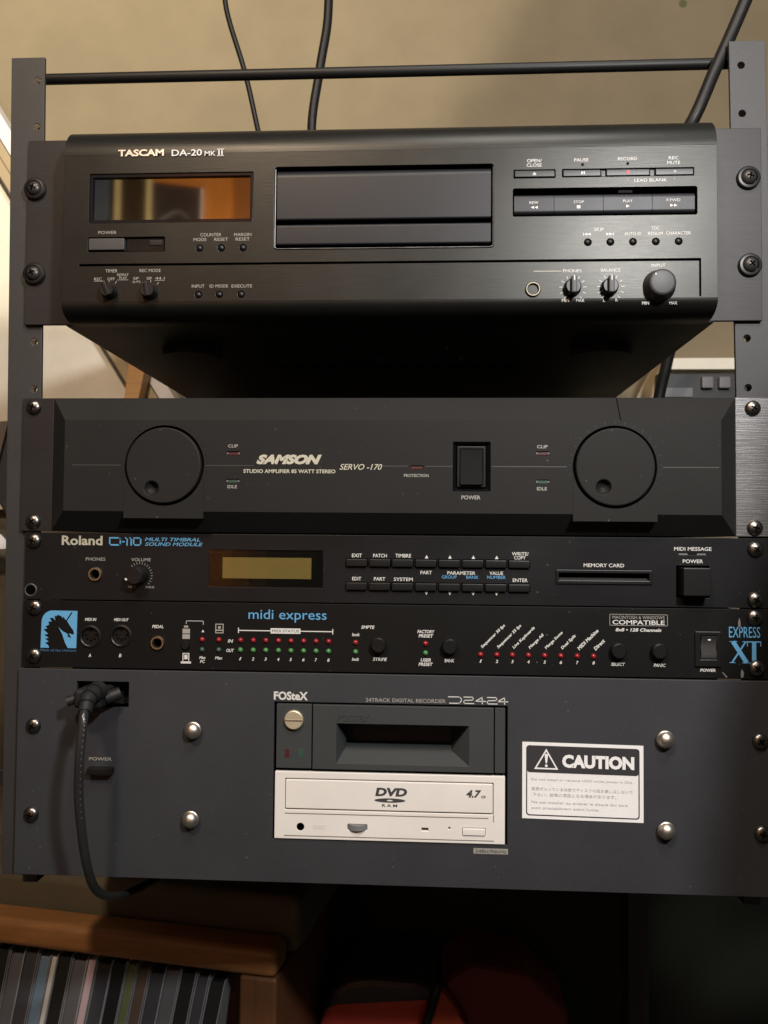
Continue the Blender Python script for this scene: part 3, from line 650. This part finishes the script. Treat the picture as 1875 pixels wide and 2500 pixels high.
sym('model_lettering', [bar((218, -154), (226.3, -167), 2.7, yp), bar((225.8, -154), (217.4, -167), 1.0, yp-.004), quad(215.9, 220.6, -154.2, -153.8, yp-.008), quad(223.8, 227.4, -154.2, -153.8, yp-.008),
   quad(215.7, 219.4, -167.3, -166.9, yp-.008), quad(223.6, 228.6, -167.3, -166.9, yp-.008), quad(229.6, 232.2, -167, -154.3, yp), quad(228, 233.8, -167.4, -166.9, yp-.004),
   quad(226.6, 235.2, -154.4, -153.7, yp-.004), quad(226.6, 227.1, -156.8, -154.4, yp-.004), quad(234.7, 235.2, -156.8, -154.4, yp-.004)], BLU, mid)
# computer pictograms and their bracket
sym('symbol', [quad(-129.4, -129.1, -147.9, -145.7, yp), quad(-118.2, -117.9, -148.2, -145.7, yp), quad(-129.4, -117.9, -146, -145.7, yp)], WHT, mid)
sym('symbol', [quad(-130.7, -127.9, -150.2, -148.9, yp), quad(-131.6, -126.7, -154, -150.9, yp), quad(-131.6, -126.7, -157.5, -154.5, yp)], DIMW, mid)
sym('symbol', [quad(-131.3, -130.7, -171.6, -166.6, yp), quad(-127.5, -126.9, -171.6, -166.6, yp), quad(-130.7, -127.5, -167.1, -166.6, yp), quad(-130.2, -128, -170.6, -167.7, yp), quad(-132.4, -125.7, -173.3, -172, yp)], WHT, mid)
sym('symbol', [quad(-110.1, -109.5, -153.6, -147.4, yp), quad(-105.3, -104.7, -153.6, -147.4, yp), quad(-109.5, -105.3, -148, -147.4, yp), quad(-109.5, -105.3, -152, -151.2, yp), quad(-109.5, -105.3, -153.6, -153, yp), quad(-108.3, -106.5, -150.6, -149, yp)], DIMW, mid)
sym('symbol', [uptri(-118.2, -152.2, 1.8, 1.6, yp)], WHT, mid)
# emblem: blue field with a horned horse's head left out of it
def em(cx, cy): return (-225.7+(cx-105)/495*24.1, -140.3-(cy-275)/495*24.3)
field = [em(105, 770), em(480, 770)]
horse = [(480, 770), (440, 700), (400, 590), (345, 490), (370, 520), (415, 555), (460, 575), (480, 600), (468, 630), (490, 622), (525, 648), (510, 605), (490, 575), (545, 592), (562, 578), (550, 535), (500, 470), (462, 412),
         (535, 300), (518, 292), (450, 400), (430, 385), (412, 348), (402, 378), (385, 350), (328, 328), (322, 348), (288, 345), (300, 405), (268, 372), (222, 375), (250, 422), (205, 422), (215, 465), (168, 485), (188, 518), (138, 525), (203, 585), (148, 600), (214, 638), (165, 650), (214, 688), (165, 705), (210, 738), (222, 770)]
poly = [em(105, 770), em(112, 420)]+[em(262-150*math.cos(R(a)), 425-150*math.sin(R(a))) for a in range(5, 91, 9)]+[em(602, 277), em(595, 770)]
poly += [em(*p) for p in horse]
plate('emblem', poly, [], yp, my-.01, BLU, mid)
text('caption', 'Mark of the Unicorn', -225.6, -201.8, -166.1, 1.6, yp, BLUD, mid)
for x, z, t in ((-230.2, -138.4, .4), (-229.8, -169.8, .9), (231.2, -138.8, .1), (232.2, -170.3, .6)): screw(mid, x, z, -3.3, turn=t)
# paint worn off round the screws
for P in ([(221.2, -142), (222, -139), (222.6, -141.4), (222.9, -145.6), (221.6, -146)], [(222.6, -173), (223.4, -171), (224.6, -173.4), (224.2, -176.2), (222.8, -176.4)], [(211, -173), (212, -173.4), (214.6, -176.2), (213.6, -176.4)]):
    mesh('paint_chip', [(x, yp, z) for x, z in P], [list(range(len(P)))], GREY, mid, recalc=False)

# ================================================================== MULTITRACK RECORDER
rec = root('hard_disk_recorder', 'slate grey three-unit recorder with beige disc drive and caution sticker', 'recorder', (2, 0, -310))
fy = -4.0; yf = fy-.12
BX0, BX1, BZ0, BZ1 = -70.8, 78.0, -283.4, -196.6
plate('front_panel', rect(-239.5, 244.5, -310.6, -178.2), [rect(BX0, BX1, BZ0, BZ1), rect(-200.6, -166, -202.3, -185.8, .4)], fy, fy+3.2, FOS, rec, bev=.3)
box('chassis', -219, 220, 30, 420, -309.5, -179, CHAS, rec, bev=1)
box('panel_backing', -212, 214, 28, 29.9, -309, -179.5, HOLE, rec)
# power inlet
inl = box('power_inlet', -200, -166.6, 6, 27.8, -201.7, -186.3, BLKM, rec)
# removable drive bay
db = box('drive_bay', -69.3, 76.6, 22, 27.5, -238.6, -197.5, BLKM, rec)
box('lock_panel', -69.0, -46.4, fy-1.0, fy+6, -238.3, -197.7, DRV, rec, bev=.4)
plate('drive_front', rect(-45.6, 69.2, -238.5, -197.8), [rect(-30.3, 53.6, -234.4, -209.5)], fy-1.2, fy+3, DRV, rec, bev=.35)
box('drive_side_strip', 69.9, 76.4, fy-1.0, fy+4, -238.4, -197.8, DRV, rec, bev=.35)
a0, a1, b0, b1 = -30.3, 53.6, -234.4, -209.5
c0, c1, d0, d1 = -25.8, 42.9, -222.6, -215.0
Vh = [(a0, fy-1.0, b0), (a1, fy-1.0, b0), (a1, fy-1.0, b1), (a0, fy-1.0, b1), (c0, fy+10, -227.5), (c1, fy+10, -227.5), (c0, fy+25, -226), (c1, fy+25, -226), (c0, fy+25, b1), (c1, fy+25, b1)]
mesh('handle_recess', Vh, [[0, 1, 5, 4], [4, 5, 7, 6], [6, 7, 9, 8], [2, 3, 8, 9], [0, 4, 6, 8, 3], [1, 2, 9, 7, 5]], DRV, rec, recalc=False)
gk = lathe('lock_knob', -57.7, -207.5, [(0, fy-3.5), (5.4, fy-3.5), (6.0, fy-3.0), (6.1, fy-1), (0, fy-1)], GOLD, rec, n=40)
box('coin_slot', -63.2, -52.2, fy-3.7, fy-3.3, -208.1, -207.1, CHROME, gk, rot=Matrix.Rotation(R(0), 3, 'Y'))
box('indicator_light', -63.4, -60.4, fy-1.1, fy+1, -231.8, -226, REDD, rec, bev=.2)
box('indicator_light', -54.8, -51.6, fy-1.1, fy+1, -231.6, -225.8, GRND, rec, bev=.2)
text('shaded_lettering', 'FOSTEX', -30.1, -9.4, -205.9, 4.0, fy-1.35, DRV, rec, bold=.2)
text('shaded_lettering', 'FOSTEX', -29.9, -9.2, -206.15, 4.0, fy-1.28, BLKM, rec, bold=.2)  # black offset copy paints the shade of the raised letters
# optical drive
dv = root('tmp', '', '', (0, 0, 0)); bpy.data.objects.remove(dv)
bz = fy-1.2
holesd = [rect(-62.9, 69.2, -264.2, -244.6, .4), rect(-22.8, -10.2, -276.2, -272.4, .8), rect(24.2, 28.4, -275.5, -273.7), circ(-52.8, -275, 2.4, 24), circ(41.6, -273.4, .7, 12), rect(49.7, 64.3, -277.6, -272.8, .5)]
dvd = plate('disc_drive', rect(-69.5, 76.4, -282.6, -240.4, .5), holesd, bz, bz+4, BEIGE, rec, bev=.4)
tr = box('disc_tray', -62.5, 68.8, bz-.6, bz+5, -263.4, -245.2, BEIGE, dvd, bev=.7)
box('drive_cavity', -68, 75, bz+4.2, bz+8, -282, -241, HOLE, dvd)
sym('seam', [quad(-62.9, 66, -266.9, -266.3, bz-.05), quad(-63.2, 69.5, -280.9, -280.3, bz-.05), quad(69.0, 69.5, -269, -264, bz-.05)], BEIGED, dvd)
V, F = lathevf(0, 0, [(0, -1.9), (7, -1.9), (7.6, -1.6), (7.6, 1.6), (7, 1.9), (0, 1.9)], 40)
V = [(-16.5+x, bz+5.4+z, -274.4+y) for x, y, z in V]
mesh('volume_wheel', V, F, GREY, dvd, smooth=40)
box('eject_button', 49.9, 64.1, bz-.9, bz+3, -277.3, -273.1, BEIGE, dvd, bev=.5)
lathe('socket_bore', -52.8, -275, [(0, bz+3.5), (2.3, bz+3.5), (2.3, bz+.2)], HOLE, dvd)
yd = bz-.72
text('logo_lettering', 'DVD', -5.3, 14.9, -251.6, 5.3, yd, DVDP, dvd, bold=.5, shear=.15)
mesh('logo_disc', [(4+9.8*math.cos(2*math.pi*i/40)*(1 if j == 0 else .2), yd, -256.8+1.35*math.sin(2*math.pi*i/40)*(1 if j == 0 else .35)) for j in (0, 1) for i in range(40)],
     [[i, (i+1) % 40, 40+(i+1) % 40, 40+i] for i in range(40)], DVDP, dvd, recalc=False)
text('logo_lettering', 'R A M', -.9, 8.7, -260, 1.8, yd, DVDP, dvd, bold=.2)
text('logo_lettering', '4.7', 52, 61.6, -251.4, 4.9, yd, DVDP, dvd, bold=.4, shear=.25)
text('logo_lettering', 'GB', 61.4, 64.2, -253.1, 1.6, yd, DVDP, dvd, bold=.2)
text('caption', 'DISC', -44.5, -36.5, -275, 2.2, bz-.06, STKG, dvd)
# lettering on the recorder
text('brand_lettering', 'FOSteX', -71.1, -49.1, -192.7, 5.4, yf, WHT, rec, bold=.35)
text('model_lettering', '24TRACK DIGITAL RECORDER', -12, 38.9, -194.3, 2.4, yf, DIMW, rec, bold=.1)
# squarish model number
def stroke(P, y, w_=.55):
    out = []
    for (xa, za), (xb, zb) in zip(P, P[1:]):
        d = Vector((xb-xa, zb-za)).normalized()*w_/2; n = Vector((-d.y, d.x))
        out.append(([(xa-d.x+n.x, y, za-d.y+n.y), (xa-d.x-n.x, y, za-d.y-n.y), (xb+d.x-n.x, y, zb+d.y-n.y), (xb+d.x+n.x, y, zb+d.y+n.y)], [[0, 1, 2, 3]]))
    return out
S = []
zt, zb_ = -191.4, -195.4; zm = -193.6
S += stroke([(40.6, zt), (47.6, zt), (49.2, zm+.6), (47.6, zb_), (41.4, zb_)], yf)
for x in (50.4, 65.2):
    S += stroke([(x, zt), (x+5.8, zt), (x+5.8, zm+.4), (x, zm+.1), (x, zb_), (x+6.2, zb_)], yf)
for x in (57.6, 71.6):
    S += stroke([(x+4.4, zt), (x, zm-.3), (x+6.4, zm-.3)], yf)+stroke([(x+4.4, zt), (x+4.4, zb_)], yf)
sym('model_lettering', S, WHT, rec)
text('caption', 'POWER', -191.3, -176.2, -235.5, 2.1, yf, DIMW, rec, bold=.15)
lb = plate('label_strip', rect(56.9, 78.4, -289, -285.6), [], yf, fy-.01, DIMW, rec)
text('caption', '24Bit/96kHz', 58, 77.4, -287.3, 2.1, yf-.12, FOS, rec)
box('power_button', -190.6, -174.6, fy-5.5, fy+1, -244.6, -240.2, BLK, rec, bev=.6)
for x, z in ((-122.6, -215.2), (-123.2, -271.6), (175.2, -214.6), (175.6, -270.6)):
    screw(rec, x, z, fy-3.5, r=4.9, h=4.2, m=CHROME, kind='standoff_cap')
for x, z, t in ((-228.6, -215, .5), (-228.8, -272, .2), (233.6, -215.2, .9), (234.4, -271.8, .3)): screw(rec, x, z, fy-.2, turn=t)
# caution sticker
lab = plate('caution_sticker', [(87.2, -218.6), (162.3, -219.6), (162.3, -267.2), (87.2, -266.1)], [], fy-.25, fy-.01, STK, rec)
SK = lambda x, z: (x, z-(x-87.2)*.014)
ys = fy-.37
def srect(x0, x1, z0, z1, r=0): return [SK(x, z) for x, z in rect(x0, x1, z0, z1, r)]
plate('sticker_border', srect(89.6, 159.9, -264.2, -220.6, 2), [srect(90.3, 159.2, -263.5, -221.3, 1.6)], ys, fy-.26, STKB, lab)
plate('sticker_header', srect(90.2, 159.3, -237.3, -221.2, 1.6), [], ys-.05, fy-.26, STKB, lab)
def stext(name, s, x0, x1, zc, h, m, **kw):
    V, F = textvf(s, x0, x1, zc, h, ys-.15, **kw)
    V = [(x, y, SK(x, z)[1]) for x, y, z in V]; return mesh(name, V, F, m, lab, recalc=False)
stext('sticker_lettering', 'CAUTION', 112, 156.6, -229.7, 8.2, STK, bold=.55)
def inset(P, k):
    cx = sum(p[0] for p in P)/3; cz = sum(p[1] for p in P)/3; return [(cx+(x-cx)*k, cz+(z-cz)*k) for x, z in P]
T = [(94.6, -235.2), (109.6, -235.2), (102.1, -222.4)]
plate('warning_triangle', [SK(*p) for p in T], [[SK(*p) for p in inset(T, .80)]], ys-.16, ys-.06, STK, lab)
plate('warning_mark', [SK(*p) for p in ((101.7, -231.4), (102.6, -231.4), (103.2, -226.2), (102.7, -225.6), (101.6, -225.6), (101.1, -226.2))], [], ys-.16, ys-.06, STK, lab)
plate('warning_mark', [SK(*p) for p in circ(102.15, -233, .85, 14)], [], ys-.16, ys-.06, STK, lab)
stext('sticker_lettering', 'Do not install or remove HDD while power is ON.', 92.8, 155.8, -241.6, 1.9, STKG)
stext('sticker_lettering', '電源が入っている状態でディスクの抜き差しはしないで', 93, 155.6, -247.3, 2.2, STKG)
stext('sticker_lettering', '下さい。故障の原因となる場合があります。', 93.6, 145.5, -250.9, 2.2, STKG)
stext('sticker_lettering', 'Ne pas installer ou enlever le disque dur sans', 93, 152.4, -255.8, 2.1, STKG)
stext('sticker_lettering', 'avoir prealablement eteint l\'unite.', 93, 135, -259.3, 2.1, STKG)

# ================================================================== CORDS
pc = root('mains_cable', 'black power cord plugged into the slate grey recorder and looping below it', 'power cord', (-186, -20, -196))
PLUGM = mat('moulded_black_rubber', (.014, .0145, .0145), .5, spec=.3, bump=.2)
plug = box('plug', -195, -177, -22, 5.8, -200.0, -188.0, PLUGM, pc, bev=2.5, seg=3)
RLF = [at(214, 1490, -18), at(192, 1508, -30), at(183, 1540, -39)]
tube('strain_relief', RLF, 4.4, PLUGM, pc, radii=lambda t: 6.2-2.3*t, n=18)
for t in (.2, .45, .7):
    p = cat_rom(RLF, 10)
    i = int(t*20); a, b = p[i], p[min(i+1, 20)]
    tube('relief_ring', [a, a+(b-a).normalized()*1.3], 6.4-2.1*t, BLK, pc, sub=0, n=18)
tube('side_tab', [(-192, -14, -193.5), (-201, -18, -196.5)], 3.2, PLUGM, pc, sub=2, n=12)
tube('side_tab', [(-178, -12, -195), (-170, -8, -192)], 4.0, PLUGM, pc, sub=2, n=12)
def cd(px, py, y): return at(px, py, y)
path = [at(183, 1532, -38), cd(179, 1562, -43), cd(172, 1635, -46), cd(170, 1720, -44), cd(177, 1800, -40), cd(188, 1870, -34), cd(206, 1920, -24), cd(240, 1937, -6), cd(290, 1923, 30), cd(345, 1893, 90), cd(400, 1860, 160)]
pcb = tube('cord', path, 2.8, CABG, pc, n=18, sub=12)
path_txt = cat_rom(path, 12)
chars = []
for i in range(4, 44, 1):
    if i % 2: continue
    p = path_txt[i]; t = (path_txt[i+1]-path_txt[i-1]).normalized()
    o = Vector((1.85, -2.25, 0)); q = p+o
    chars.append(([tuple(q+t*.0), tuple(q+t*1.2+Vector((.5, .25, 0))), tuple(q+t*1.6+Vector((0, 0, 0))), tuple(q+t*.5-Vector((.3, -.02, 0)))], [[0, 1, 2, 3]]))
sym('cord_print', chars, mat('faint_print', (.07, .07, .068), .5), pc)

c = tube('hanging_cable', [at(482, -60, 100), at(486, 0, 100), at(497, 52, 100), at(530, 160, 100), at(558, 285, 100), (-106+8, 112, 176), (-92, 150, 169.2), (-70, 220, 169.2)], 2.1, CAB)
tag(c, 'thin black cable hanging above the tape recorder, leftmost of the three', 'cable')
c = tube('hanging_cable', [at(712, -60, 100), at(710, 0, 100), at(706, 60, 100), at(690, 155, 100), at(673, 285, 100), (-62, 112, 178), (-50, 150, 170.6), (-30, 220, 170.4)], 3.6, CAB)
tag(c, 'medium black cable dropping behind the crossbar, middle of the three above the rack', 'cable')
c = tube('hanging_cable', [at(1637, -60, 7), at(1611, 0, 7), at(1580, 72, 9), at(1545, 150, 9), at(1492, 268, 9), (186, 30, 171.2), (170, 90, 170.4), (150, 170, 170.2)], 4.2, CAB)
tag(c, 'thick black cable slanting down in front of the crossbar near the right rail', 'cable')
c = tube('power_lead', [at(1480, 690, 330), at(1450, 750, 335), at(1437, 800, 340), at(1425, 850, 345), at(1405, 960, 350), at(1400, 1100, 350)], 6, CAB)
tag(c, 'black lead hanging behind the right side of the tape recorder', 'cable')

# ================================================================== THINGS BEHIND THE RACK
def slab(name, pts, y0, y1, m, parent=None, **kw):
    """closed prism: outline given as points of a plane, thickness y0..y1"""
    return plate(name, [(p[0], p[2]) for p in pts], [], y0, y1, m, parent, **kw)
A = lambda px, py, y=430: at(px, py, y)
lb = root('leaning_board', 'cream board with tan and white edging leaning against the wall behind the left rail', 'board', (-420, 400, -300))
y1_ = 430
slab('board_face', [A(-500, -400), A(-150, 130), A(0, 362), A(33, 415), A(238, 760), A(330, 915), A(330, 1100), A(-500, 1100)], y1_+4, y1_+12, CREAM, lb, bev=.6)
def strip(name, P, Q, w0, w1, y0, y1, m):
    P = Vector((P[0], P[2])); Q = Vector((Q[0], Q[2])); n = Vector((Q.y-P.y, -(Q.x-P.x))).normalized(); n = n if n.x > 0 else -n
    pts = [P+n*w0, Q+n*w0, Q+n*w1, P+n*w1]
    return plate(name, [tuple(p) for p in pts], [], y0, y1, m, lb, bev=.8)
P, Q = A(-150, 130), A(345, 941)
strip('edge_band', P, Q, -1, .6, y1_-14, y1_+12, DGREY)
strip('tan_edge', P, Q, .7, 14, y1_-12, y1_+12, TAN)
strip('tan_edge', P, Q, 14.1, 24.5, y1_-16, y1_+12, TAN)
strip('white_edge', P, Q, 26, 42, y1_-18, y1_+12, WHITEB)
post = slab('wooden_post', [A(283, 784, 400), A(322, 784, 400), A(290, 930, 400), A(265, 930, 400)], 392, 412, WOOD, bev=1)
tag(post, 'short light pine post standing in front of the cream board', 'wooden post')
gb = slab('grey_case', [A(372, 770, 380), A(520, 800, 380), A(560, 960, 380), A(420, 960, 380)], 372, 400, GREY, bev=2)
tag(gb, 'grey flat case edge showing beneath the tape recorder on the left', 'case')
# right: pale ledge, black control box with two square buttons, tan batten
ledge = box('wall_ledge', A(1415, 800)[0], A(1800, 800)[0], 410, 454, A(0+1500, 806)[2], A(1500, 781)[2], CREAM, bev=1.5)
tag(ledge, 'pale horizontal ledge on the wall behind the right side of the rack', 'ledge')
cb = root('control_box', 'black box with two grey square buttons under the pale ledge', 'control box', A(1520, 860, 400))
box('box_body', A(1418, 850, 400)[0], A(1760, 850, 400)[0], 395, 408, A(1500, 1000, 400)[2], A(1500, 808, 400)[2], DGREY, cb, bev=2)
for px in (1527, 1564):
    a = A(px, 826, 392); box('square_button', a[0]-6.3, a[0]+6.3, 388, 396, a[2]-7, a[2]+6, GREY, cb, bev=1.6)
a = A(1463, 847, 392); box('label_plate', a[0]-16, a[0]+17, 391, 395.5, a[2]-6, a[2]+5, GREY, cb, bev=1)
bt = slab('wooden_batten', [A(1402, 806, 415), A(1428, 775, 415), A(1440, 790, 415), A(1395, 900, 415), A(1340, 1010, 415), A(1290, 1010, 415)], 409, 420, TAN, bev=1)
tag(bt, 'tan batten slanting down behind the black lead on the right', 'batten')
# small plaster hole high on the wall
a = at(1475, 8, WY)
lathe('wall_plug_hole', a[0], a[2], [(0, WY-.3), (2.0, WY-.3), (3, WY-.4), (5, WY+.0)], mat('hole_green', (.12, .12, .06), .8))
bpy.data.objects['wall_plug_hole'].parent = None
tag(bpy.data.objects['wall_plug_hole'], 'small filled screw hole high on the beige wall', 'screw hole')

# ---- left of the rack
bk = slab('black_bag', [A(-60, 925, 250), A(33, 915, 250), A(60, 950, 250), A(60, 1160, 250), A(20, 1110, 250), A(-10, 1060, 250), A(-60, 1040, 250)], 240, 262, DGREY, bev=3)
tag(bk, 'dark grey bag corner showing left of the rail beside the amplifier', 'bag')
bc = slab('brown_card', [A(-60, 918, 245), A(28, 912, 245), A(2, 1015, 245), A(-60, 1030, 245)], 236, 239, mat('brown_card_stock', (.13, .10, .08), .8))
tag(bc, 'brown card edge lying over the dark bag left of the rack', 'card')
pp = slab('paper_sheet', [A(-60, 1130, 230), A(2, 1155, 230), A(28, 1184, 230), A(-60, 1190, 230)], 229, 231, WHITEB)
tag(pp, 'white paper corner left of the rail beside the sound module', 'paper')
sb = slab('dark_strap', [A(-60, 1640, 200), A(0, 1655, 200), A(30, 1672, 200), A(30, 1706, 200), A(0, 1690, 200), A(-60, 1668, 200)], 196, 201, DGREY, bev=.8)
tag(sb, 'dark strap crossing the olive cloth left of the grey recorder', 'strap')
# draped cloth: a folded sheet hanging from beside the rail down over the crate
def cloth(name, pxr, pyr, yf_, m, nx=40, ny=46):
    V = []; F = []
    for j in range(ny+1):
        for i in range(nx+1):
            u = i/nx; v = j/ny
            px = pxr[0]+(pxr[1]-pxr[0])*u; py = pyr[0]+(pyr[1]-pyr[0])*v
            y = yf_+14*math.sin(7*u+5*v+2*math.sin(4*v))+9*math.sin(13*v-6*u+1)+4*math.sin(31*u+17*v)
            V.append(at(px, py, y))
    F = [[j*(nx+1)+i, j*(nx+1)+i+1, (j+1)*(nx+1)+i+1, (j+1)*(nx+1)+i] for j in range(ny) for i in range(nx)]
    o = mesh(name, V, F, m, None, smooth=180, recalc=False)
    md = o.modifiers.new('thickness', 'SOLIDIFY'); md.thickness = .002
    return o
cl = cloth('draped_cloth', (-160, 395), (1120, 2080), 265, OLIVE)
tag(cl, 'olive beige cloth draped behind the left rail above the wooden crate', 'cloth')
bkd = cloth('dark_backdrop', (380, 1900), (1700, 2420), 330, DKGRN)  # sheet added to keep the space below the rack dark
tag(bkd, 'dark green sheet added to darken the space below the rack', 'cloth')

# ---- crate of disc cases, turned a little towards the right
crate = root('wooden_crate', 'orange stained wooden crate holding disc cases below the rack on the left', 'crate', (-200, 60, -560))
CR = Matrix.Rotation(R(-9), 3, 'Z')
co = Vector(at(0, 1985, 150))                     # top front edge, at the left border of the view
def cw(x, y, z): return tuple(co + CR @ Vector((x, y, z)))
def cbox(name, x0, x1, y0, y1, z0, z1, m, parent, bev=0, shx=0.):
    V, F = boxvf(x0, x1, y0, y1, z0, z1, bev, 3)
    V = [cw(x+shx*(z1-z), y, z) for x, y, z in V]
    return mesh(name, V, F, m, parent, smooth=45 if bev else None)
cbox('top_board', -170, 243, 0, 30, -22, 0, SHELF, crate, 6)
cbox('side_board', 212, 243, 2, 150, -190, -22.3, mat('shaded_pine', (.10, .042, .016), .5, stretch=(40, 40, 2), gscale=6, grain=.3), crate, 3)  # darker tone puts the board's shade into its colour
cbox('back_board', -170, 211.5, 140, 149, -190, -21.4, SHELF, crate)
cbox('bottom_board', -170, 243, 2, 150, -204, -190.3, SHELF, crate)
cols = [('mint', (.55, .68, .60)), ('black', (.02, .02, .02)), ('grey', (.12, .12, .13)), ('blue', (.16, .24, .34)), ('silver', (.45, .47, .50)), ('pink', (.55, .42, .46)), ('olive', (.16, .17, .08)), ('charcoal', (.06, .06, .07)), ('white', (.60, .62, .62)), ('brown', (.12, .08, .06))]
CASEM = {n: mat('case_spine_'+n, c_, .18, grain=.03, rvar=.02) for n, c_ in cols}
CLR = mat('clear_case_plastic', (.42, .43, .45), .1, trans=.35, grain=.02)
seq = ['mint', 'black', 'grey', 'charcoal', 'blue', 'white', 'black', 'grey', 'pink', 'charcoal', 'black', 'olive', 'brown', 'charcoal', 'grey', 'black', 'charcoal', 'black', 'brown']
desc = {}
x = -20.0
for i, nme in enumerate(seq):
    wdt = {'white': 6.5, 'pink': 8.5, 'olive': 9}.get(nme, 13.4 if i % 4 else 10.6)
    if x > 196: break
    top = -26.5-random.random()*6
    nth = desc.get(nme, 0); desc[nme] = nth+1
    ordw = ('leftmost', 'second', 'third', 'fourth', 'fifth')[nth]
    s = root('disc_case', '', 'disc case', cw(x+wdt/2, 12, top-125), 'disc cases standing in the wooden crate')
    tot = seq.count(nme)
    s['label'] = ('%s-spined disc case standing in the wooden crate' % nme) if tot == 1 else ('%s %s-spined disc case from the left in the wooden crate' % (ordw, nme))
    sh = -.2
    cbox('spine', x+.9, x+wdt-.9, 9.6, 120, top-125, top-2.2, CASEM[nme], s, .4, sh)
    cbox('lid', x+.1, x+.85, 9, 134, top-125, top, CLR, s, .2, sh)
    cbox('tray', x+wdt-.85, x+wdt-.2, 9, 134, top-125, top, CLR, s, .2, sh)
    x += wdt+.25

bl = cbox('folded_blanket', -170, 250, 34, 190, -20, 26, OLIVE, None, 9)
tag(bl, 'dark folded blanket lying along the top of the wooden crate', 'blanket')
sp = plate('shade_blocker', [(268, 130), (265, 72), (246, 13), (238, -64), (234, -150), (234, -420), (420, -420), (420, 130)], [], -262, -250, DGREY, None, bev=3)  # unseen slab added, outlined to cast shade on the rack's right edge
tag(sp, 'dark slab added outside the view to shade the right edge of the rack', 'cabinet')

# ---- red bag in the shade under the rack
bag = root('red_bag', 'red nylon bag with black top and black piping in the shade below the rack', 'bag', at(830, 2330, 230))
def pill(name, pts, y0, y1, m, parent, bev=6): return plate(name, [(p[0], p[2]) for p in pts], [], y0, y1, m, parent, bev=bev)
B = lambda px, py, y=230: at(px, py, y)
pill('bag_side', [B(678, 2320), B(690, 2212), B(706, 2160), B(730, 2148), B(930, 2136), B(905, 2230), B(890, 2320)], 215, 300, RED, bag)
pill('bag_top', [B(704, 2166), B(725, 2118), B(758, 2098), B(800, 2092), B(900, 2100), B(945, 2120), B(935, 2142), B(820, 2148), B(730, 2153)], 212, 300, DGREY, bag)
tube('piping', [B(948, 2125, 208), B(936, 2160, 206), B(920, 2215, 206), B(905, 2290, 206)], 4.2, BLK, bag)
pill('bag_front', [B(940, 2190, 220), B(960, 2128, 220), B(1020, 2090, 220), B(1140, 2110, 220), B(1230, 2200, 220), B(1230, 2320, 220), B(905, 2320, 220)], 222, 300, mat('dark_red_nylon', (.12, .018, .012), .7), bag)
pill('lit_panel', [B(916, 2320, 205), B(930, 2215, 205), B(952, 2140, 205), B(985, 2180, 205), B(1012, 2240, 205), B(1040, 2320, 205)], 206, 221, REDO, bag, 2)  # patch of light on the bag, put in as a brighter red

# ================================================================== THE ROOM BEHIND THE VIEWER, seen mirrored in the display windows
dr = box('wooden_door', -760, -412, -1540, -1500, -760, 1250, DOORW); tag(dr, 'orange wooden door across the room, mirrored in the display windows', 'door')
jm = box('door_frame', -411, -372, -1540, -1490, -760, 1300, mat('dark_frame', (.12, .07, .04), .5)); tag(jm, 'brown door frame beside the orange door', 'door frame')
pf = root('picture_frame', 'dark picture with pale metal edges hanging on the orange door', 'picture', (-610, -1495, 640))
plate('picture', [(-541, 500), (-541, 778), (-662, 796), (-662, 500)], [], -1499, -1490, mat('dark_print', (.06, .045, .05), .4, stain=.3, gscale=12), pf)
PALE = mat('pale_brass_trim', (.85, .74, .42), .4)
plate('frame_side', rect(-676, -664, 480, 805), [], -1499, -1480, PALE, pf); plate('frame_side', rect(-540, -536, 500, 780), [], -1499, -1484, WHITEB, pf)
tube('picture_reflection', [(-655, -1489, 688), (-625, -1489, 712), (-600, -1489, 722), (-580, -1489, 712), (-555, -1489, 676)], 5, GREY, pf)  # reflection in the picture, built as a pale arc
cu_ = box('curtain_strip', -735, -677, -1499, -1470, -700, 1200, mat('dark_brown_curtain', (.05, .03, .015), .7)); tag(cu_, 'dark brown curtain strip hanging on the orange door left of the picture', 'curtain')
tp = box('trim_strip', -750, -736, -1499, -1465, -700, 1200, PALE); tag(tp, 'pale trim strip along the left edge of the orange door', 'trim')
dk = box('door_stile', -456, -413, -1499, -1488, -760, 1250, mat('darker_orange_wood', (.34, .13, .035), .5)); tag(dk, 'darker upright board on the right edge of the orange door', 'door stile')
bw = box('blue_cabinet', -1150, -770, -1540, -1480, -760, 1250, mat('slate_blue_panel', (.12, .15, .22), .5)); tag(bw, 'slate blue cabinet left of the orange door', 'cabinet')
